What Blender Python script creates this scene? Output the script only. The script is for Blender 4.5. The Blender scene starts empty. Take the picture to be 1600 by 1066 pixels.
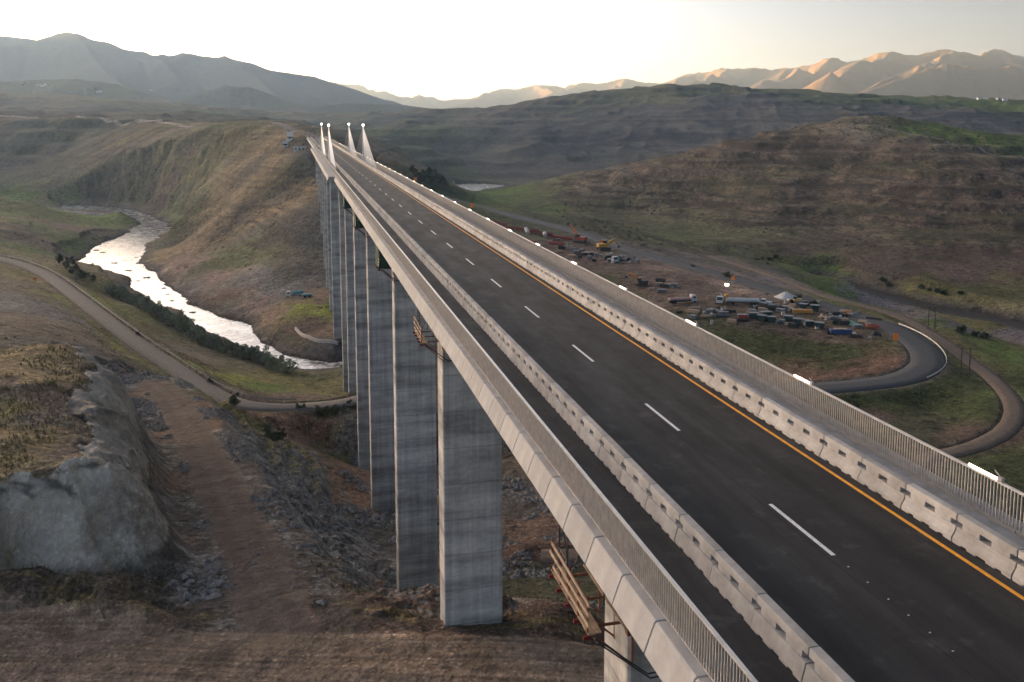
import bpy, bmesh, math, random
import numpy as np
from mathutils import Vector, Matrix
random.seed(7)
C = bpy.context.scene.collection
R = math.radians
PSI = R(13.3295)            # heading of the bridge, turned left of the view
CB, SB = math.cos(PSI), math.sin(PSI)
def bw(d, s, z=0.0):        # metres right of and along the bridge line -> world
    return (d * CB - s * SB, d * SB + s * CB, z)
# ------------------------------------------------------------------ helpers
class MB:
    """collects shapes and links them as ONE mesh object"""
    def __init__(self): self.v = []; self.f = []; self.m = []
    def add(self, vs, fs, mi=0):
        o = len(self.v); self.v += [tuple(p) for p in vs]; self.f += [tuple(i + o for i in f) for f in fs]; self.m += [mi] * len(fs)
    def box(self, c, s, rz=0, mi=0, top=1.0, ry=0, rx=0):
        hx, hy, hz = s[0] / 2, s[1] / 2, s[2] / 2
        vs = [Vector((x * hx * (top if z > 0 else 1), y * hy * (top if z > 0 else 1), z * hz)) for z in (-1, 1) for y in (-1, 1) for x in (-1, 1)]
        M = Matrix.Translation(c) @ Matrix.Rotation(rz, 4, 'Z') @ Matrix.Rotation(ry, 4, 'Y') @ Matrix.Rotation(rx, 4, 'X')
        self.add([M @ p for p in vs], [(0, 2, 3, 1), (4, 5, 7, 6), (0, 1, 5, 4), (2, 6, 7, 3), (0, 4, 6, 2), (1, 3, 7, 5)], mi)
    def bx(self, x0, x1, y0, y1, z0, z1, mi=0):
        self.box(((x0 + x1) / 2, (y0 + y1) / 2, (z0 + z1) / 2), (x1 - x0, y1 - y0, z1 - z0), 0, mi)
    def tube(self, p, q, r, r2=None, n=6, mi=0, caps=True):
        p, q = Vector(p), Vector(q); r2 = r if r2 is None else r2
        d = (q - p); L = d.length
        if L < 1e-6: return
        d /= L; u = d.orthogonal().normalized(); w = d.cross(u)
        vs = []
        for c, rr in ((p, r), (q, r2)):
            for k in range(n):
                a = 2 * math.pi * k / n; vs.append(c + (u * math.cos(a) + w * math.sin(a)) * rr)
        fs = [(k, (k + 1) % n, n + (k + 1) % n, n + k) for k in range(n)]
        if caps: fs += [tuple(range(n))[::-1], tuple(range(n, 2 * n))]
        self.add(vs, fs, mi)
    def prism(self, prof, y0, y1, mi=0, cap=True):
        """profile in (x, z), extruded along y"""
        n = len(prof); vs = [(x, y, z) for y in (y0, y1) for x, z in prof]
        fs = [(k, n + k, n + (k + 1) % n, (k + 1) % n) for k in range(n)]
        if cap: fs += [tuple(range(n)), tuple(range(2 * n - 1, n - 1, -1))]
        self.add(vs, fs, mi)
    def prismx(self, prof, x0, x1, mi=0):
        """profile in (y, z), extruded along x"""
        n = len(prof); vs = [(x, y, z) for x in (x0, x1) for y, z in prof]
        fs = [(k, (k + 1) % n, n + (k + 1) % n, n + k) for k in range(n)] + [tuple(range(n))[::-1], tuple(range(n, 2 * n))]
        self.add(vs, fs, mi)
    def ball(self, c, r, n=8, m=5, sz=1.0, mi=0):
        vs = [(c[0], c[1], c[2] + r * sz)]
        for i in range(1, m):
            t = math.pi * i / m
            for k in range(n):
                a = 2 * math.pi * k / n; vs.append((c[0] + r * math.sin(t) * math.cos(a), c[1] + r * math.sin(t) * math.sin(a), c[2] + r * sz * math.cos(t)))
        vs.append((c[0], c[1], c[2] - r * sz)); e = len(vs) - 1
        fs = [(0, 1 + k, 1 + (k + 1) % n) for k in range(n)]
        for i in range(m - 2):
            for k in range(n):
                a = 1 + i * n + k; b = 1 + i * n + (k + 1) % n; fs.append((a, a + n, b + n, b))
        fs += [(e, e - n + (k + 1) % n, e - n + k) for k in range(n)]
        self.add(vs, fs, mi)
    def build(self, name, mats, parent=None, loc=None, smooth=False, bevel=0):
        me = bpy.data.meshes.new(name); me.from_pydata(self.v, [], self.f)
        mats = mats if isinstance(mats, (list, tuple)) else [mats]
        for m in mats: me.materials.append(m)
        if len(mats) > 1: me.polygons.foreach_set('material_index', self.m)
        bm = bmesh.new(); bm.from_mesh(me); bmesh.ops.recalc_face_normals(bm, faces=bm.faces); bm.to_mesh(me); bm.free()
        if smooth: me.polygons.foreach_set('use_smooth', [True] * len(me.polygons))
        o = bpy.data.objects.new(name, me); C.objects.link(o)
        if parent is not None: o.parent = parent
        if loc is not None: o.location = loc
        if bevel:
            b = o.modifiers.new('bevel', 'BEVEL'); b.width = bevel; b.segments = 2; b.limit_method = 'ANGLE'
        return o
def tag(o, label=None, cat=None, group=None, kind=None):
    if label: o['label'] = label
    if cat: o['category'] = cat
    if group: o['group'] = group
    if kind: o['kind'] = kind
    return o
def thing(name, label, cat, loc=(0, 0, 0), rz=0, group=None):
    o = bpy.data.objects.new(name, None); C.objects.link(o); o.empty_display_size = .3
    o.location = loc; o.rotation_euler = (0, 0, rz)
    return tag(o, label, cat, group)
def dup(root, loc, rz=0, label=None, group=None, scale=None):
    r = root.copy(); C.objects.link(r); r.location = loc; r.rotation_euler = (0, 0, rz)
    if scale: r.scale = scale
    if label: r['label'] = label
    if group: r['group'] = group
    for ch in list(root.children):
        c = ch.copy(); C.objects.link(c); c.parent = r
        for g in list(ch.children):
            e = g.copy(); C.objects.link(e); e.parent = c
    return r
# ------------------------------------------------------------------ materials
def vary(m, lo, hi):
    """every copy of a thing gets its own tone"""
    nt = m.node_tree; b = nt.nodes['Principled BSDF']; oi = nt.nodes.new('ShaderNodeObjectInfo'); r = nt.nodes.new('ShaderNodeMapRange')
    r.inputs['To Min'].default_value = lo; r.inputs['To Max'].default_value = hi; nt.links.new(oi.outputs['Random'], r.inputs['Value'])
    v = nt.nodes.new('ShaderNodeVectorMath'); v.operation = 'SCALE'; nt.links.new(b.inputs['Base Color'].links[0].from_socket, v.inputs[0]); nt.links.new(r.outputs['Result'], v.inputs['Scale']); nt.links.new(v.outputs['Vector'], b.inputs['Base Color'])
def mat(name, col, rough=.8, metal=0.0, var=0.0, vscale=1.0, bump=0.0, bscale=8.0, col2=None, emit=None, stretch=None, spec=None, coord='Object'):
    m = bpy.data.materials.new(name); m.use_nodes = True; nt = m.node_tree; b = nt.nodes['Principled BSDF']
    b.inputs['Base Color'].default_value = (*col, 1); b.inputs['Roughness'].default_value = rough; b.inputs['Metallic'].default_value = metal
    if spec is not None: b.inputs['Specular IOR Level'].default_value = spec
    if emit: b.inputs['Emission Color'].default_value = (*emit[0], 1); b.inputs['Emission Strength'].default_value = emit[1]
    if var or bump:
        tc = nt.nodes.new('ShaderNodeTexCoord'); src = tc.outputs[coord]
        if stretch:
            mp = nt.nodes.new('ShaderNodeMapping'); mp.inputs['Scale'].default_value = stretch; nt.links.new(src, mp.inputs['Vector']); src = mp.outputs['Vector']
        if var:
            n = nt.nodes.new('ShaderNodeTexNoise'); n.inputs['Scale'].default_value = vscale; n.inputs['Detail'].default_value = 6; n.inputs['Roughness'].default_value = .62; nt.links.new(src, n.inputs['Vector'])
            r = nt.nodes.new('ShaderNodeValToRGB'); c2 = col2 or tuple(c * (1 - var) for c in col)
            r.color_ramp.elements[0].position = .32; r.color_ramp.elements[0].color = (*c2, 1)
            r.color_ramp.elements[1].position = .68; r.color_ramp.elements[1].color = (*(tuple(min(1, c * (1 + var * .5)) for c in col)), 1)
            nt.links.new(n.outputs['Fac'], r.inputs['Fac']); nt.links.new(r.outputs['Color'], b.inputs['Base Color'])
        if bump:
            n2 = nt.nodes.new('ShaderNodeTexNoise'); n2.inputs['Scale'].default_value = bscale; n2.inputs['Detail'].default_value = 4; nt.links.new(tc.outputs[coord], n2.inputs['Vector'])
            bp = nt.nodes.new('ShaderNodeBump'); bp.inputs['Strength'].default_value = bump; bp.inputs['Distance'].default_value = .05
            nt.links.new(n2.outputs['Fac'], bp.inputs['Height']); nt.links.new(bp.outputs['Normal'], b.inputs['Normal'])
    return m
# ------------------------------------------------------------------ surveyed points and added unseen ridges (metres)
T = {"P":[[-64.1,77.3,-36.5],[-47.1,78.1,-37.0],[-29.6,78.5,-37.3],[-11.9,78.8,-37.5],[6.0,79.6,-38.0],[30.6,81.1,-39.0],[-52.8,88.4,-37.0],[-32.4,86.7,-37.4],[-13.0,87.0,-37.6],[3.3,87.7,-38.0],[-69.4,84.3,-36.0],[-34.2,55.0,-37.0],[0.0,55.0,-38.0],[35.6,50.0,-40.0],[-10.1,30.0,-37.0],[10.2,30.0,-39.0],[-14.7,20.0,-37.0],[14.9,20.0,-40.0],[0.0,12.0,-38.0],[-69.2,60.0,-36.0],[70.0,60.0,-42.0],[38.5,30.0,-41.0],[-27.0,90.5,-38.0],[-16.4,91.4,-38.0],[-7.5,91.6,-38.5],[-0.7,91.9,-39.0],[7.1,94.7,-39.5],[-17.3,129.3,-58.0],[-11.2,124.8,-56.0],[-22.9,128.4,-56.0],[-8.4,140.9,-60.0],[5.2,140.9,-60.0],[0.0,160.5,-64.0],[11.2,151.5,-62.0],[-31.3,163.1,-64.0],[-24.3,164.6,-66.0],[-32.0,181.1,-67.0],[-20.2,183.3,-68.0],[2.9,196.9,-68.0],[8.7,168.5,-64.0],[-39.4,192.0,-66.0],[-29.9,204.1,-71.0],[-38.8,221.0,-73.0],[-45.2,193.1,-62.0],[-46.3,211.4,-66.0],[-43.3,247.8,-76.0],[-53.4,244.6,-73.0],[-25.1,90.8,-38.0],[-29.9,100.9,-39.0],[-35.6,112.1,-40.5],[-41.4,125.1,-42.0],[-50.2,144.5,-44.0],[-60.1,165.1,-46.0],[-73.7,191.9,-48.5],[-86.4,215.3,-50.5],[-93.8,225.9,-51.5],[-40.1,136.8,-43.0],[-31.9,116.8,-41.0],[-50.7,161.7,-46.0],[-67.3,193.4,-49.0],[-24.4,102.8,-40.0],[-25.4,131.4,-55.0],[-29.4,149.8,-60.0],[-37.5,169.9,-62.0],[-96.1,221.9,-50.0],[-134.0,278.8,-52.0],[-165.7,313.3,-51.0],[-196.6,344.7,-50.0],[-119.8,256.5,-50.5],[-137.0,261.7,-47.0],[-147.0,256.6,-43.0],[-203.3,284.4,-45.0],[-223.2,260.2,-40.0],[-305.0,499.7,-60.0],[-278.3,489.8,-61.0],[-238.8,453.7,-62.0],[-205.7,412.2,-62.5],[-138.9,322.5,-63.5],[-96.4,267.1,-64.0],[-74.7,245.6,-64.5],[-60.9,247.0,-65.5],[-47.0,254.2,-66.5],[-55.2,92.9,-35.4],[-49.2,92.0,-35.5],[-43.2,90.7,-35.8],[-37.1,88.8,-36.2],[-33.7,88.4,-36.8],[-66.2,93.9,-35.0],[-58.0,97.7,-36.6],[-50.1,96.4,-36.8],[-42.1,94.3,-37.2],[-35.6,91.9,-37.8],[-244.6,429.8,-58.0],[-203.6,385.8,-59.0],[-155.1,333.3,-60.0],[-115.7,281.8,-61.0],[-89.4,247.3,-61.0],[-65.7,226.0,-63.0],[-56.4,209.2,-62.0],[-57.7,240.7,-68.0],[-51.9,255.2,-71.0],[-49.0,191.7,-60.0],[-228.5,479.2,-68.0],[-173.7,405.1,-70.0],[-116.3,323.2,-72.0],[-85.0,294.2,-73.0],[-71.0,288.8,-74.0],[-68.2,314.5,-79.0],[-57.4,283.3,-74.0],[-287.8,548.2,-66.0],[-351.4,645.2,-64.0],[-402.6,712.6,-62.0],[-475.1,843.3,-58.0],[-456.5,924.4,-78.0],[-335.4,676.4,-75.0],[-411.6,787.8,-70.0],[-385.7,853.2,-80.0],[-484.7,723.3,-58.0],[-502.5,646.9,-55.0],[-315.7,468.1,-56.0],[-273.6,591.9,-83.0],[-183.9,467.8,-83.0],[-126.6,391.8,-83.0],[-99.7,364.6,-83.0],[-359.8,848.5,-82.5],[-263.9,652.3,-83.5],[-167.2,467.8,-83.0],[-114.2,397.7,-83.0],[-81.8,354.8,-83.0],[-199.5,561.6,-74.0],[-238.5,622.1,-79.0],[-153.2,477.1,-78.0],[-135.2,474.2,-74.0],[-106.9,414.5,-78.0],[-85.1,370.1,-79.0],[-74.5,370.1,-79.0],[-125.3,437.9,-80.0],[-100.5,439.8,-74.0],[-93.4,451.2,-73.0],[-111.8,490.9,-70.0],[-131.6,500.3,-68.0],[-88.1,410.0,-77.0],[-64.0,334.7,-80.0],[-326.2,871.4,-82.0],[-248.9,703.1,-76.0],[-201.4,604.2,-72.0],[-155.7,548.5,-68.0],[-118.5,521.7,-64.0],[-203.4,640.0,-54.3],[-158.4,590.0,-53.1],[-126.6,560.0,-49.7],[-277.9,790.0,-47.9],[-217.7,720.0,-37.3],[-164.7,650.0,-36.9],[-124.8,590.0,-40.6],[-174.0,690.0,-15.8],[-152.3,680.0,-10.7],[-221.2,790.0,-14.6],[-276.7,880.0,-5.6],[-315.0,900.0,-18.6],[-347.7,900.0,-43.8],[-418.0,990.0,-63.5],[-531.5,1080.0,-63.0],[-618.7,1100.0,-64.4],[-688.8,1230.0,-30.5],[-588.0,1200.0,-29.4],[-453.6,1080.0,-25.1],[-742.2,1330.0,2.9],[-634.8,1300.0,3.1],[-498.3,1190.0,-0.1],[-359.4,1030.0,1.8],[-272.4,930.0,7.5],[-191.0,760.0,2.8],[-159.2,735.0,0.1],[-807.7,1450.0,23.9],[-663.2,1400.0,17.8],[-496.7,1250.0,9.6],[-354.0,1080.0,7.9],[-1009.8,1450.0,21.9],[-840.7,1200.0,-37.8],[-704.3,1000.0,-71.4],[-759.9,900.0,-56.5],[-1086.4,1300.0,21.1],[-429.7,982.6,-81.0],[-513.7,1033.6,-83.0],[-591.4,1049.1,-80.0],[-727.9,1032.8,-80.0],[-489.5,1037.2,-76.0],[-373.2,944.6,-80.0],[-171.0,790.0,2.0],[-188.9,820.0,4.0],[-232.1,900.0,12.0],[-453.1,1300.0,10.0],[-828.9,1700.0,20.0],[-1253.4,1800.0,25.0],[-293.0,1200.0,5.0],[-195.6,1000.0,-5.0],[-626.9,1800.0,20.0],[-334.9,1600.0,0.0],[-1279.0,2300.0,60.0],[-960.3,2300.0,40.0],[-562.0,2300.0,-20.0],[-145.5,800.0,-12.2],[-126.1,900.0,-24.9],[-106.6,950.0,-37.0],[-86.0,1020.0,-50.1],[-167.8,1000.0,-11.8],[-160.8,1150.0,-15.6],[-134.4,1200.0,-29.4],[-86.3,1226.3,-82.0],[-53.8,1274.8,-84.0],[-34.9,1239.1,-83.0],[-91.6,866.7,-60.0],[-115.0,817.1,-50.0],[-52.4,743.4,-60.0],[-105.7,600.0,-40.0],[-79.2,560.0,-55.0],[-109.6,650.0,-30.0],[-132.4,700.0,-15.0],[-56.8,500.0,-62.0],[-82.0,480.0,-70.0],[-60.1,420.0,-78.0],[-29.7,703.0,-52.0],[9.0,638.4,-55.0],[40.5,572.2,-56.0],[69.0,486.5,-57.0],[89.9,436.2,-57.5],[107.1,395.6,-58.0],[116.9,363.7,-58.0],[126.3,333.1,-58.0],[131.7,306.1,-58.0],[129.0,280.2,-58.5],[123.4,263.3,-59.0],[108.5,250.4,-59.5],[86.2,245.8,-60.0],[33.2,468.1,-56.0],[58.2,409.0,-56.0],[68.5,384.6,-56.0],[88.1,352.2,-56.5],[106.5,330.7,-57.0],[122.9,311.8,-57.5],[72.9,339.9,-56.5],[87.1,303.3,-60.0],[101.4,281.8,-61.0],[105.9,267.0,-61.0],[84.6,260.3,-63.0],[-30.0,420.0,-70.0],[-10.9,380.0,-74.0],[4.8,330.0,-76.0],[21.7,300.0,-72.0],[39.1,270.0,-68.0],[41.8,230.0,-66.0],[16.0,220.0,-66.0],[26.4,180.0,-62.0],[3.6,250.0,-74.0],[-8.7,300.0,-80.0],[93.1,233.4,-62.0],[110.0,233.4,-62.0],[86.8,239.5,-64.0],[103.8,203.7,-60.0],[125.1,224.2,-59.0],[142.5,263.4,-60.0],[173.3,355.9,-65.0],[152.1,302.4,-62.0],[88.4,202.4,-58.0],[95.7,174.4,-56.0],[114.0,198.2,-58.0],[144.6,250.2,-60.0],[148.3,227.2,-60.0],[112.8,171.2,-56.0],[216.4,300.6,-66.0],[71.3,120.0,-50.0],[77.3,150.0,-54.0],[48.3,130.0,-56.0],[89.2,120.0,-50.0],[154.1,150.0,-50.0],[36.6,80.0,-46.0],[301.7,300.0,-60.0],[20.5,90.0,-50.0],[60.8,80.0,-44.0],[180.8,567.0,-83.0],[196.4,522.8,-83.0],[206.6,479.6,-83.0],[221.8,456.6,-83.0],[238.9,416.5,-83.0],[259.8,380.4,-83.0],[298.8,360.9,-82.0],[144.4,388.5,-66.0],[165.6,385.5,-71.0],[186.8,371.9,-74.0],[198.5,345.1,-74.0],[137.9,439.6,-66.0],[128.6,475.9,-64.0],[108.2,508.3,-62.0],[27.4,776.1,-66.0],[48.7,689.6,-62.0],[81.8,577.5,-62.0],[113.8,534.5,-64.0],[148.1,548.7,-70.0],[0.0,1007.5,-72.0],[-31.7,1124.4,-78.0],[175.6,549.0,-74.0],[196.7,502.6,-72.0],[220.5,475.7,-76.0],[237.9,443.7,-78.0],[37.2,880.0,-66.1],[67.6,960.0,-61.2],[115.7,820.0,-67.6],[126.7,900.0,-56.5],[146.5,690.0,-74.3],[165.1,780.0,-63.6],[170.2,600.0,-71.4],[197.9,700.0,-65.6],[225.2,800.0,-48.7],[202.5,570.0,-75.3],[240.5,680.0,-68.2],[277.9,790.0,-47.9],[315.0,900.0,-18.6],[222.0,520.0,-75.0],[271.6,640.0,-63.4],[312.4,740.0,-44.0],[357.0,850.0,-16.8],[249.5,500.0,-78.8],[283.2,570.0,-71.2],[321.3,650.0,-55.3],[363.9,740.0,-33.6],[280.0,490.0,-84.0],[307.2,540.0,-74.5],[350.5,620.0,-56.5],[388.4,690.0,-40.1],[376.2,1000.0,15.3],[338.1,1010.0,6.9],[284.9,1020.0,-3.8],[220.4,1050.0,-18.9],[152.8,1090.0,-36.1],[79.3,1130.0,-53.8],[16.6,1180.0,-66.7],[401.8,960.0,5.9],[417.6,920.0,-1.4],[430.5,880.0,-6.9],[448.3,800.0,-18.9],[479.8,760.0,-26.8],[492.1,700.0,-35.9],[397.5,560.0,-69.7],[574.2,680.0,-39.3],[451.4,1080.0,16.9],[480.2,1060.0,12.4],[502.9,1030.0,6.8],[547.6,980.0,-4.4],[597.7,950.0,-10.5],[693.0,900.0,-18.6],[472.2,1250.0,-25.0],[350.5,1250.0,-45.0],[182.6,1300.0,-65.0],[612.1,1250.0,-25.0],[672.0,1200.0,-30.0],[56.9,1350.0,-78.0],[805.6,1150.0,-35.0],[909.7,1000.0,-20.0],[0.0,1500.0,-80.0],[224.5,1600.0,-70.0],[448.4,1600.0,-55.0],[784.1,1600.0,-45.0],[1155.0,1500.0,-40.0],[-126.3,1500.0,-70.0],[-210.0,1500.0,-40.0],[-126.2,1800.0,-70.0],[-39.9,1420.0,-81.2],[0.0,1500.0,-71.8],[-168.1,1500.0,-50.8],[-115.5,1650.0,-45.7],[-237.5,1700.0,-17.9],[-132.7,1900.0,-15.1],[0.0,1750.0,-37.1],[0.0,2150.0,10.9],[125.9,1800.0,-38.6],[153.2,2200.0,26.1],[251.8,1800.0,-38.6],[279.0,2000.0,-2.7],[313.0,2250.0,49.6],[398.1,1900.0,-21.7],[438.7,2100.0,25.5],[544.3,1950.0,-9.1],[598.4,2150.0,40.6],[770.9,2050.0,25.2],[975.8,2000.0,11.1],[1088.7,1950.0,-9.1],[-451.2,2700.0,32.6],[-300.7,2700.0,36.3],[-72.4,2600.0,40.8],[0.0,2550.0,54.4],[177.1,2550.0,82.4],[353.9,2550.0,101.7],[442.2,2550.0,108.7],[583.8,2550.0,105.2],[743.3,2550.0,96.4],[902.8,2600.0,85.6],[1125.5,2700.0,79.1],[1362.1,2800.0,75.7],[1557.1,2800.0,69.9],[826.4,2200.0,44.3],[1071.7,2200.0,38.2],[1225.4,2200.0,29.1],[1946.5,2800.0,68.0],[1395.2,2000.0,-2.7],[-445.9,3200.0,20.0],[222.6,3200.0,60.0],[890.4,3200.0,60.0],[1656.9,3400.0,40.0],[2674.3,3200.0,30.0],[-1113.0,3200.0,60.0],[-1778.7,3200.0,90.0],[-2501.8,3000.0,80.0],[2231.9,2000.0,0.0],[1009.6,900.0,-30.0],[-717.3,600.0,-30.0],[-244.3,200.0,-36.0],[-1423.7,1200.0,0.0]],
 "R":[[0.62,[[-4331.3,6300.0,693.0],[-3730.0,6300.0,625.1],[-3470.9,6300.0,608.0],[-3348.3,6350.0,569.8],[-3224.6,6400.0,504.8],[-3111.0,6400.0,556.9],[-2998.1,6400.0,600.2],[-2869.3,6400.0,539.6],[-2675.9,6400.0,439.6],[-2495.4,6450.0,460.5],[-2361.5,6450.0,464.9],[-2020.6,6500.0,468.4],[-1865.2,6500.0,419.8],[-1664.5,6500.0,371.0],[-1406.5,6550.0,329.1],[-1281.7,6600.0,263.7],[-1168.7,6600.0,200.4],[-917.8,6600.0,132.3],[-551.4,6600.0,59.5]]],[0.35,[[-2998.1,6400.0,600.2],[-2392.3,5400.0,303.2],[-1957.1,4700.0,169.3]]],[0.35,[[-2020.6,6500.0,468.4],[-1551.9,5600.0,275.7],[-1233.6,4800.0,139.6]]],[0.35,[[-3470.9,6300.0,608.0],[-3081.7,5300.0,297.9]]],[0.35,[[-1406.5,6550.0,329.1],[-1108.6,5700.0,163.2]]],[0.35,[[-2495.4,6450.0,460.5],[-2018.3,5600.0,256.6]]],[0.3,[[-2492.0,3600.0,206.8],[-1996.6,3600.0,162.5],[-1897.5,3700.0,176.8],[-1743.5,3700.0,179.3],[-1590.8,3700.0,159.0],[-1400.3,3600.0,108.2],[-1148.2,3300.0,50.4]]],[0.3,[[-1510.6,4100.0,93.1],[-1429.0,4200.0,135.4],[-1342.1,4300.0,176.7],[-1223.1,4300.0,167.8],[-1079.4,4200.0,123.9],[-918.6,4000.0,58.1]]],[0.25,[[-1564.2,2500.0,62.2],[-1445.0,2600.0,78.4],[-1312.8,2700.0,84.6],[-1120.4,2600.0,67.7],[-864.8,2300.0,29.8]]],[0.25,[[-868.5,3900.0,57.0],[-777.2,4300.0,97.0],[-563.2,4500.0,91.5],[-313.2,4500.0,63.6]]],[0.45,[[-3103.8,14000.0,668.4],[-2428.1,14000.0,515.1],[-2154.8,13800.0,470.1],[-1944.2,14000.0,419.0],[-1653.1,14000.0,380.6],[-1380.5,14200.0,415.1],[-1069.7,14000.0,380.6],[-680.8,14000.0,361.3],[-486.1,14000.0,409.4],[-194.3,14000.0,476.7],[97.2,14000.0,457.5],[388.4,14000.0,534.3],[679.8,14000.0,524.7],[825.8,14000.0,486.3],[990.5,13600.0,519.4],[1310.7,13500.0,534.2],[1497.4,13500.0,580.4],[1730.9,13500.0,608.1],[1965.4,13500.0,571.2],[2196.7,13200.0,540.7],[2342.5,13000.0,586.1],[2527.1,12800.0,621.0],[2705.2,12600.0,637.4],[2895.3,12300.0,656.1],[3209.4,12200.0,659.2],[3572.1,12000.0,648.7],[3795.6,11800.0,710.5],[4089.9,11600.0,754.0],[4175.3,11500.0,716.3],[4257.1,11200.0,758.9],[4405.8,11000.0,812.9],[4633.6,11000.0,812.9],[4817.7,10900.0,798.2],[4996.0,10800.0,813.1],[5111.4,10700.0,820.2],[5247.1,10700.0,776.6],[5499.5,10900.0,731.6],[6559.2,12500.0,938.8],[6906.8,12500.0,904.9],[7770.1,12500.0,904.9],[8707.0,12000.0,820.3]]],[0.5,[[-2202.5,13800.0,479.5],[-1709.3,12300.0,302.2],[-1147.8,11000.0,165.8]]],[0.5,[[-1380.5,14200.0,415.1],[-1445.7,13000.0,282.9]]],[0.5,[[-194.3,14000.0,476.7],[-481.6,12600.0,300.6],[-786.0,11300.0,185.5]]],[0.5,[[388.4,14000.0,534.3],[568.7,12600.0,378.5],[639.4,11500.0,259.8]]],[0.5,[[990.5,13600.0,519.4],[508.4,12200.0,333.4],[0.0,11000.0,211.2]]],[0.5,[[1730.9,13500.0,608.1],[1354.4,12200.0,433.9]]],[0.5,[[2527.1,12800.0,621.0],[1947.4,11700.0,464.8]]],[0.5,[[2895.3,12300.0,656.1],[2363.5,11000.0,490.5],[1942.0,10000.0,392.4]]],[0.5,[[4089.9,11600.0,754.0],[3307.6,10500.0,562.1],[2541.6,9400.0,401.9]]],[0.5,[[4519.3,11000.0,820.4],[3732.6,9900.0,591.6],[3052.2,8900.0,430.0]]],[0.5,[[5111.4,10700.0,820.2],[4117.9,9300.0,550.2],[3533.9,8500.0,399.6],[2823.7,7600.0,223.4]]],[0.5,[[4873.2,8800.0,485.4],[4454.9,8700.0,503.8],[4016.9,8600.0,498.1],[3479.9,8100.0,381.5],[2786.8,7500.0,215.5]]],[0.5,[[6559.2,12500.0,938.8],[5739.4,10500.0,612.3]]],[0.5,[[3572.1,12000.0,648.7],[3020.2,10500.0,468.9]]],[0.3,[[-4475.9,6200.0,680.0],[-5764.3,5600.0,700.0],[-7192.0,5000.0,700.0],[-9657.6,4300.0,820.0],[-11654.1,3000.0,950.0],[-12819.7,2000.0,1000.0]]],[0.3,[[-6000.0,3500.0,640.0],[-8500.0,1500.0,720.0],[-10500.0,-1500.0,800.0],[-10500.0,-5000.0,800.0]]]],  # last entries: unseen ridges on the left, raised to keep the valley shaded
 "riv":-84.0,"lb":[[-507.68,1021.18,-84.0],[-454.8,991.87,-84.0],[-412.19,957.48,-84.0],[-379.25,907.11,-84.0],[-353.21,861.71,-84.0],[-340.0,787.65,-84.0],[-331.51,748.95,-84.0],[-325.52,706.45,-84.0],[-315.23,661.96,-84.0],[-296.41,617.02,-84.0],[-271.31,598.03,-84.0],[-239.48,558.66,-84.0],[-222.07,526.1,-84.0],[-198.02,491.62,-84.0],[-171.25,461.29,-84.0],[-149.51,424.76,-84.0],[-133.29,405.42,-84.0],[-122.97,393.46,-84.0],[-110.99,381.06,-84.0],[-91.99,355.53,-84.0],[-81.92,351.75,-84.0],[-70.47,348.96,-84.0]],
 "rb":[[-526.92,1060.32,-84.0],[-482.16,1052.26,-84.0],[-428.94,1013.69,-84.0],[-368.32,931.62,-84.0],[-327.64,861.71,-84.0],[-311.06,820.59,-84.0],[-295.97,757.22,-84.0],[-289.39,713.82,-84.0],[-256.6,622.66,-84.0],[-241.54,598.03,-84.0],[-230.89,582.65,-84.0],[-208.02,536.54,-84.0],[-183.73,500.75,-84.0],[-164.76,469.34,-84.0],[-138.94,443.02,-84.0],[-126.23,427.47,-84.0],[-110.03,395.8,-84.0],[-96.22,375.68,-84.0],[-83.66,365.33,-84.0],[-72.89,361.35,-84.0]],
 "rriver":[[190.5,563.3,-84.0],[200.74,534.42,-84.0],[210.96,489.84,-84.0],[225.55,464.48,-84.0],[244.35,426.11,-84.0],[262.53,384.37,-84.0]],
 "friver":[[-161.07,1432.42,-84.0],[-90.51,1286.64,-84.0],[-65.77,1298.66,-84.0],[-43.52,1375.77,-84.0]],
 "gravel":[[-334.21,512.09,-60.0],[-306.44,502.12,-60.0],[-279.55,492.12,-61.0],[-254.39,470.94,-61.5],[-232.65,447.87,-62.0],[-207.28,415.41,-62.5],[-138.87,322.49,-63.5],[-112.15,288.31,-64.0],[-93.72,264.74,-64.3],[-81.92,251.46,-64.5],[-72.98,245.63,-64.7],[-64.05,245.47,-65.2],[-55.97,249.11,-66.0],[-47.06,254.83,-66.5],[-38.46,265.84,-67.0]],
 "haul":[[-23.44,87.03,-37.6],[-25.07,90.75,-38.0],[-29.35,100.85,-39.0],[-34.28,112.06,-40.5],[-40.32,125.12,-42.0],[-49.15,144.47,-44.0],[-59.16,165.09,-46.0],[-72.62,191.87,-48.5],[-83.01,210.96,-50.3],[-90.24,221.5,-51.2]],
 "asphalt":[[-43.0,246.5,-67.0],[-10.0,243.0,-65.0],[35.0,243.0,-62.6],[71.21,246.12,-61.0],[86.76,247.46,-60.3],[102.97,250.08,-59.6],[114.18,255.17,-59.2],[124.28,266.16,-58.8],[130.2,280.2,-58.5],[132.78,295.88,-58.2],[131.94,311.95,-58.0],[126.74,334.19,-58.0],[116.86,363.71,-58.0],[107.13,395.61,-58.0],[89.94,436.15,-57.5],[69.03,486.47,-57.0],[40.48,572.22,-56.0],[8.95,633.77,-54.5],[-29.74,702.97,-52.0],[-58.1,750.16,-49.0],[-83.33,790.0,-43.98],[-120.06,900.0,-40.65],[-151.21,980.0,-36.57],[-174.87,1040.0,-30.93]],
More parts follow.
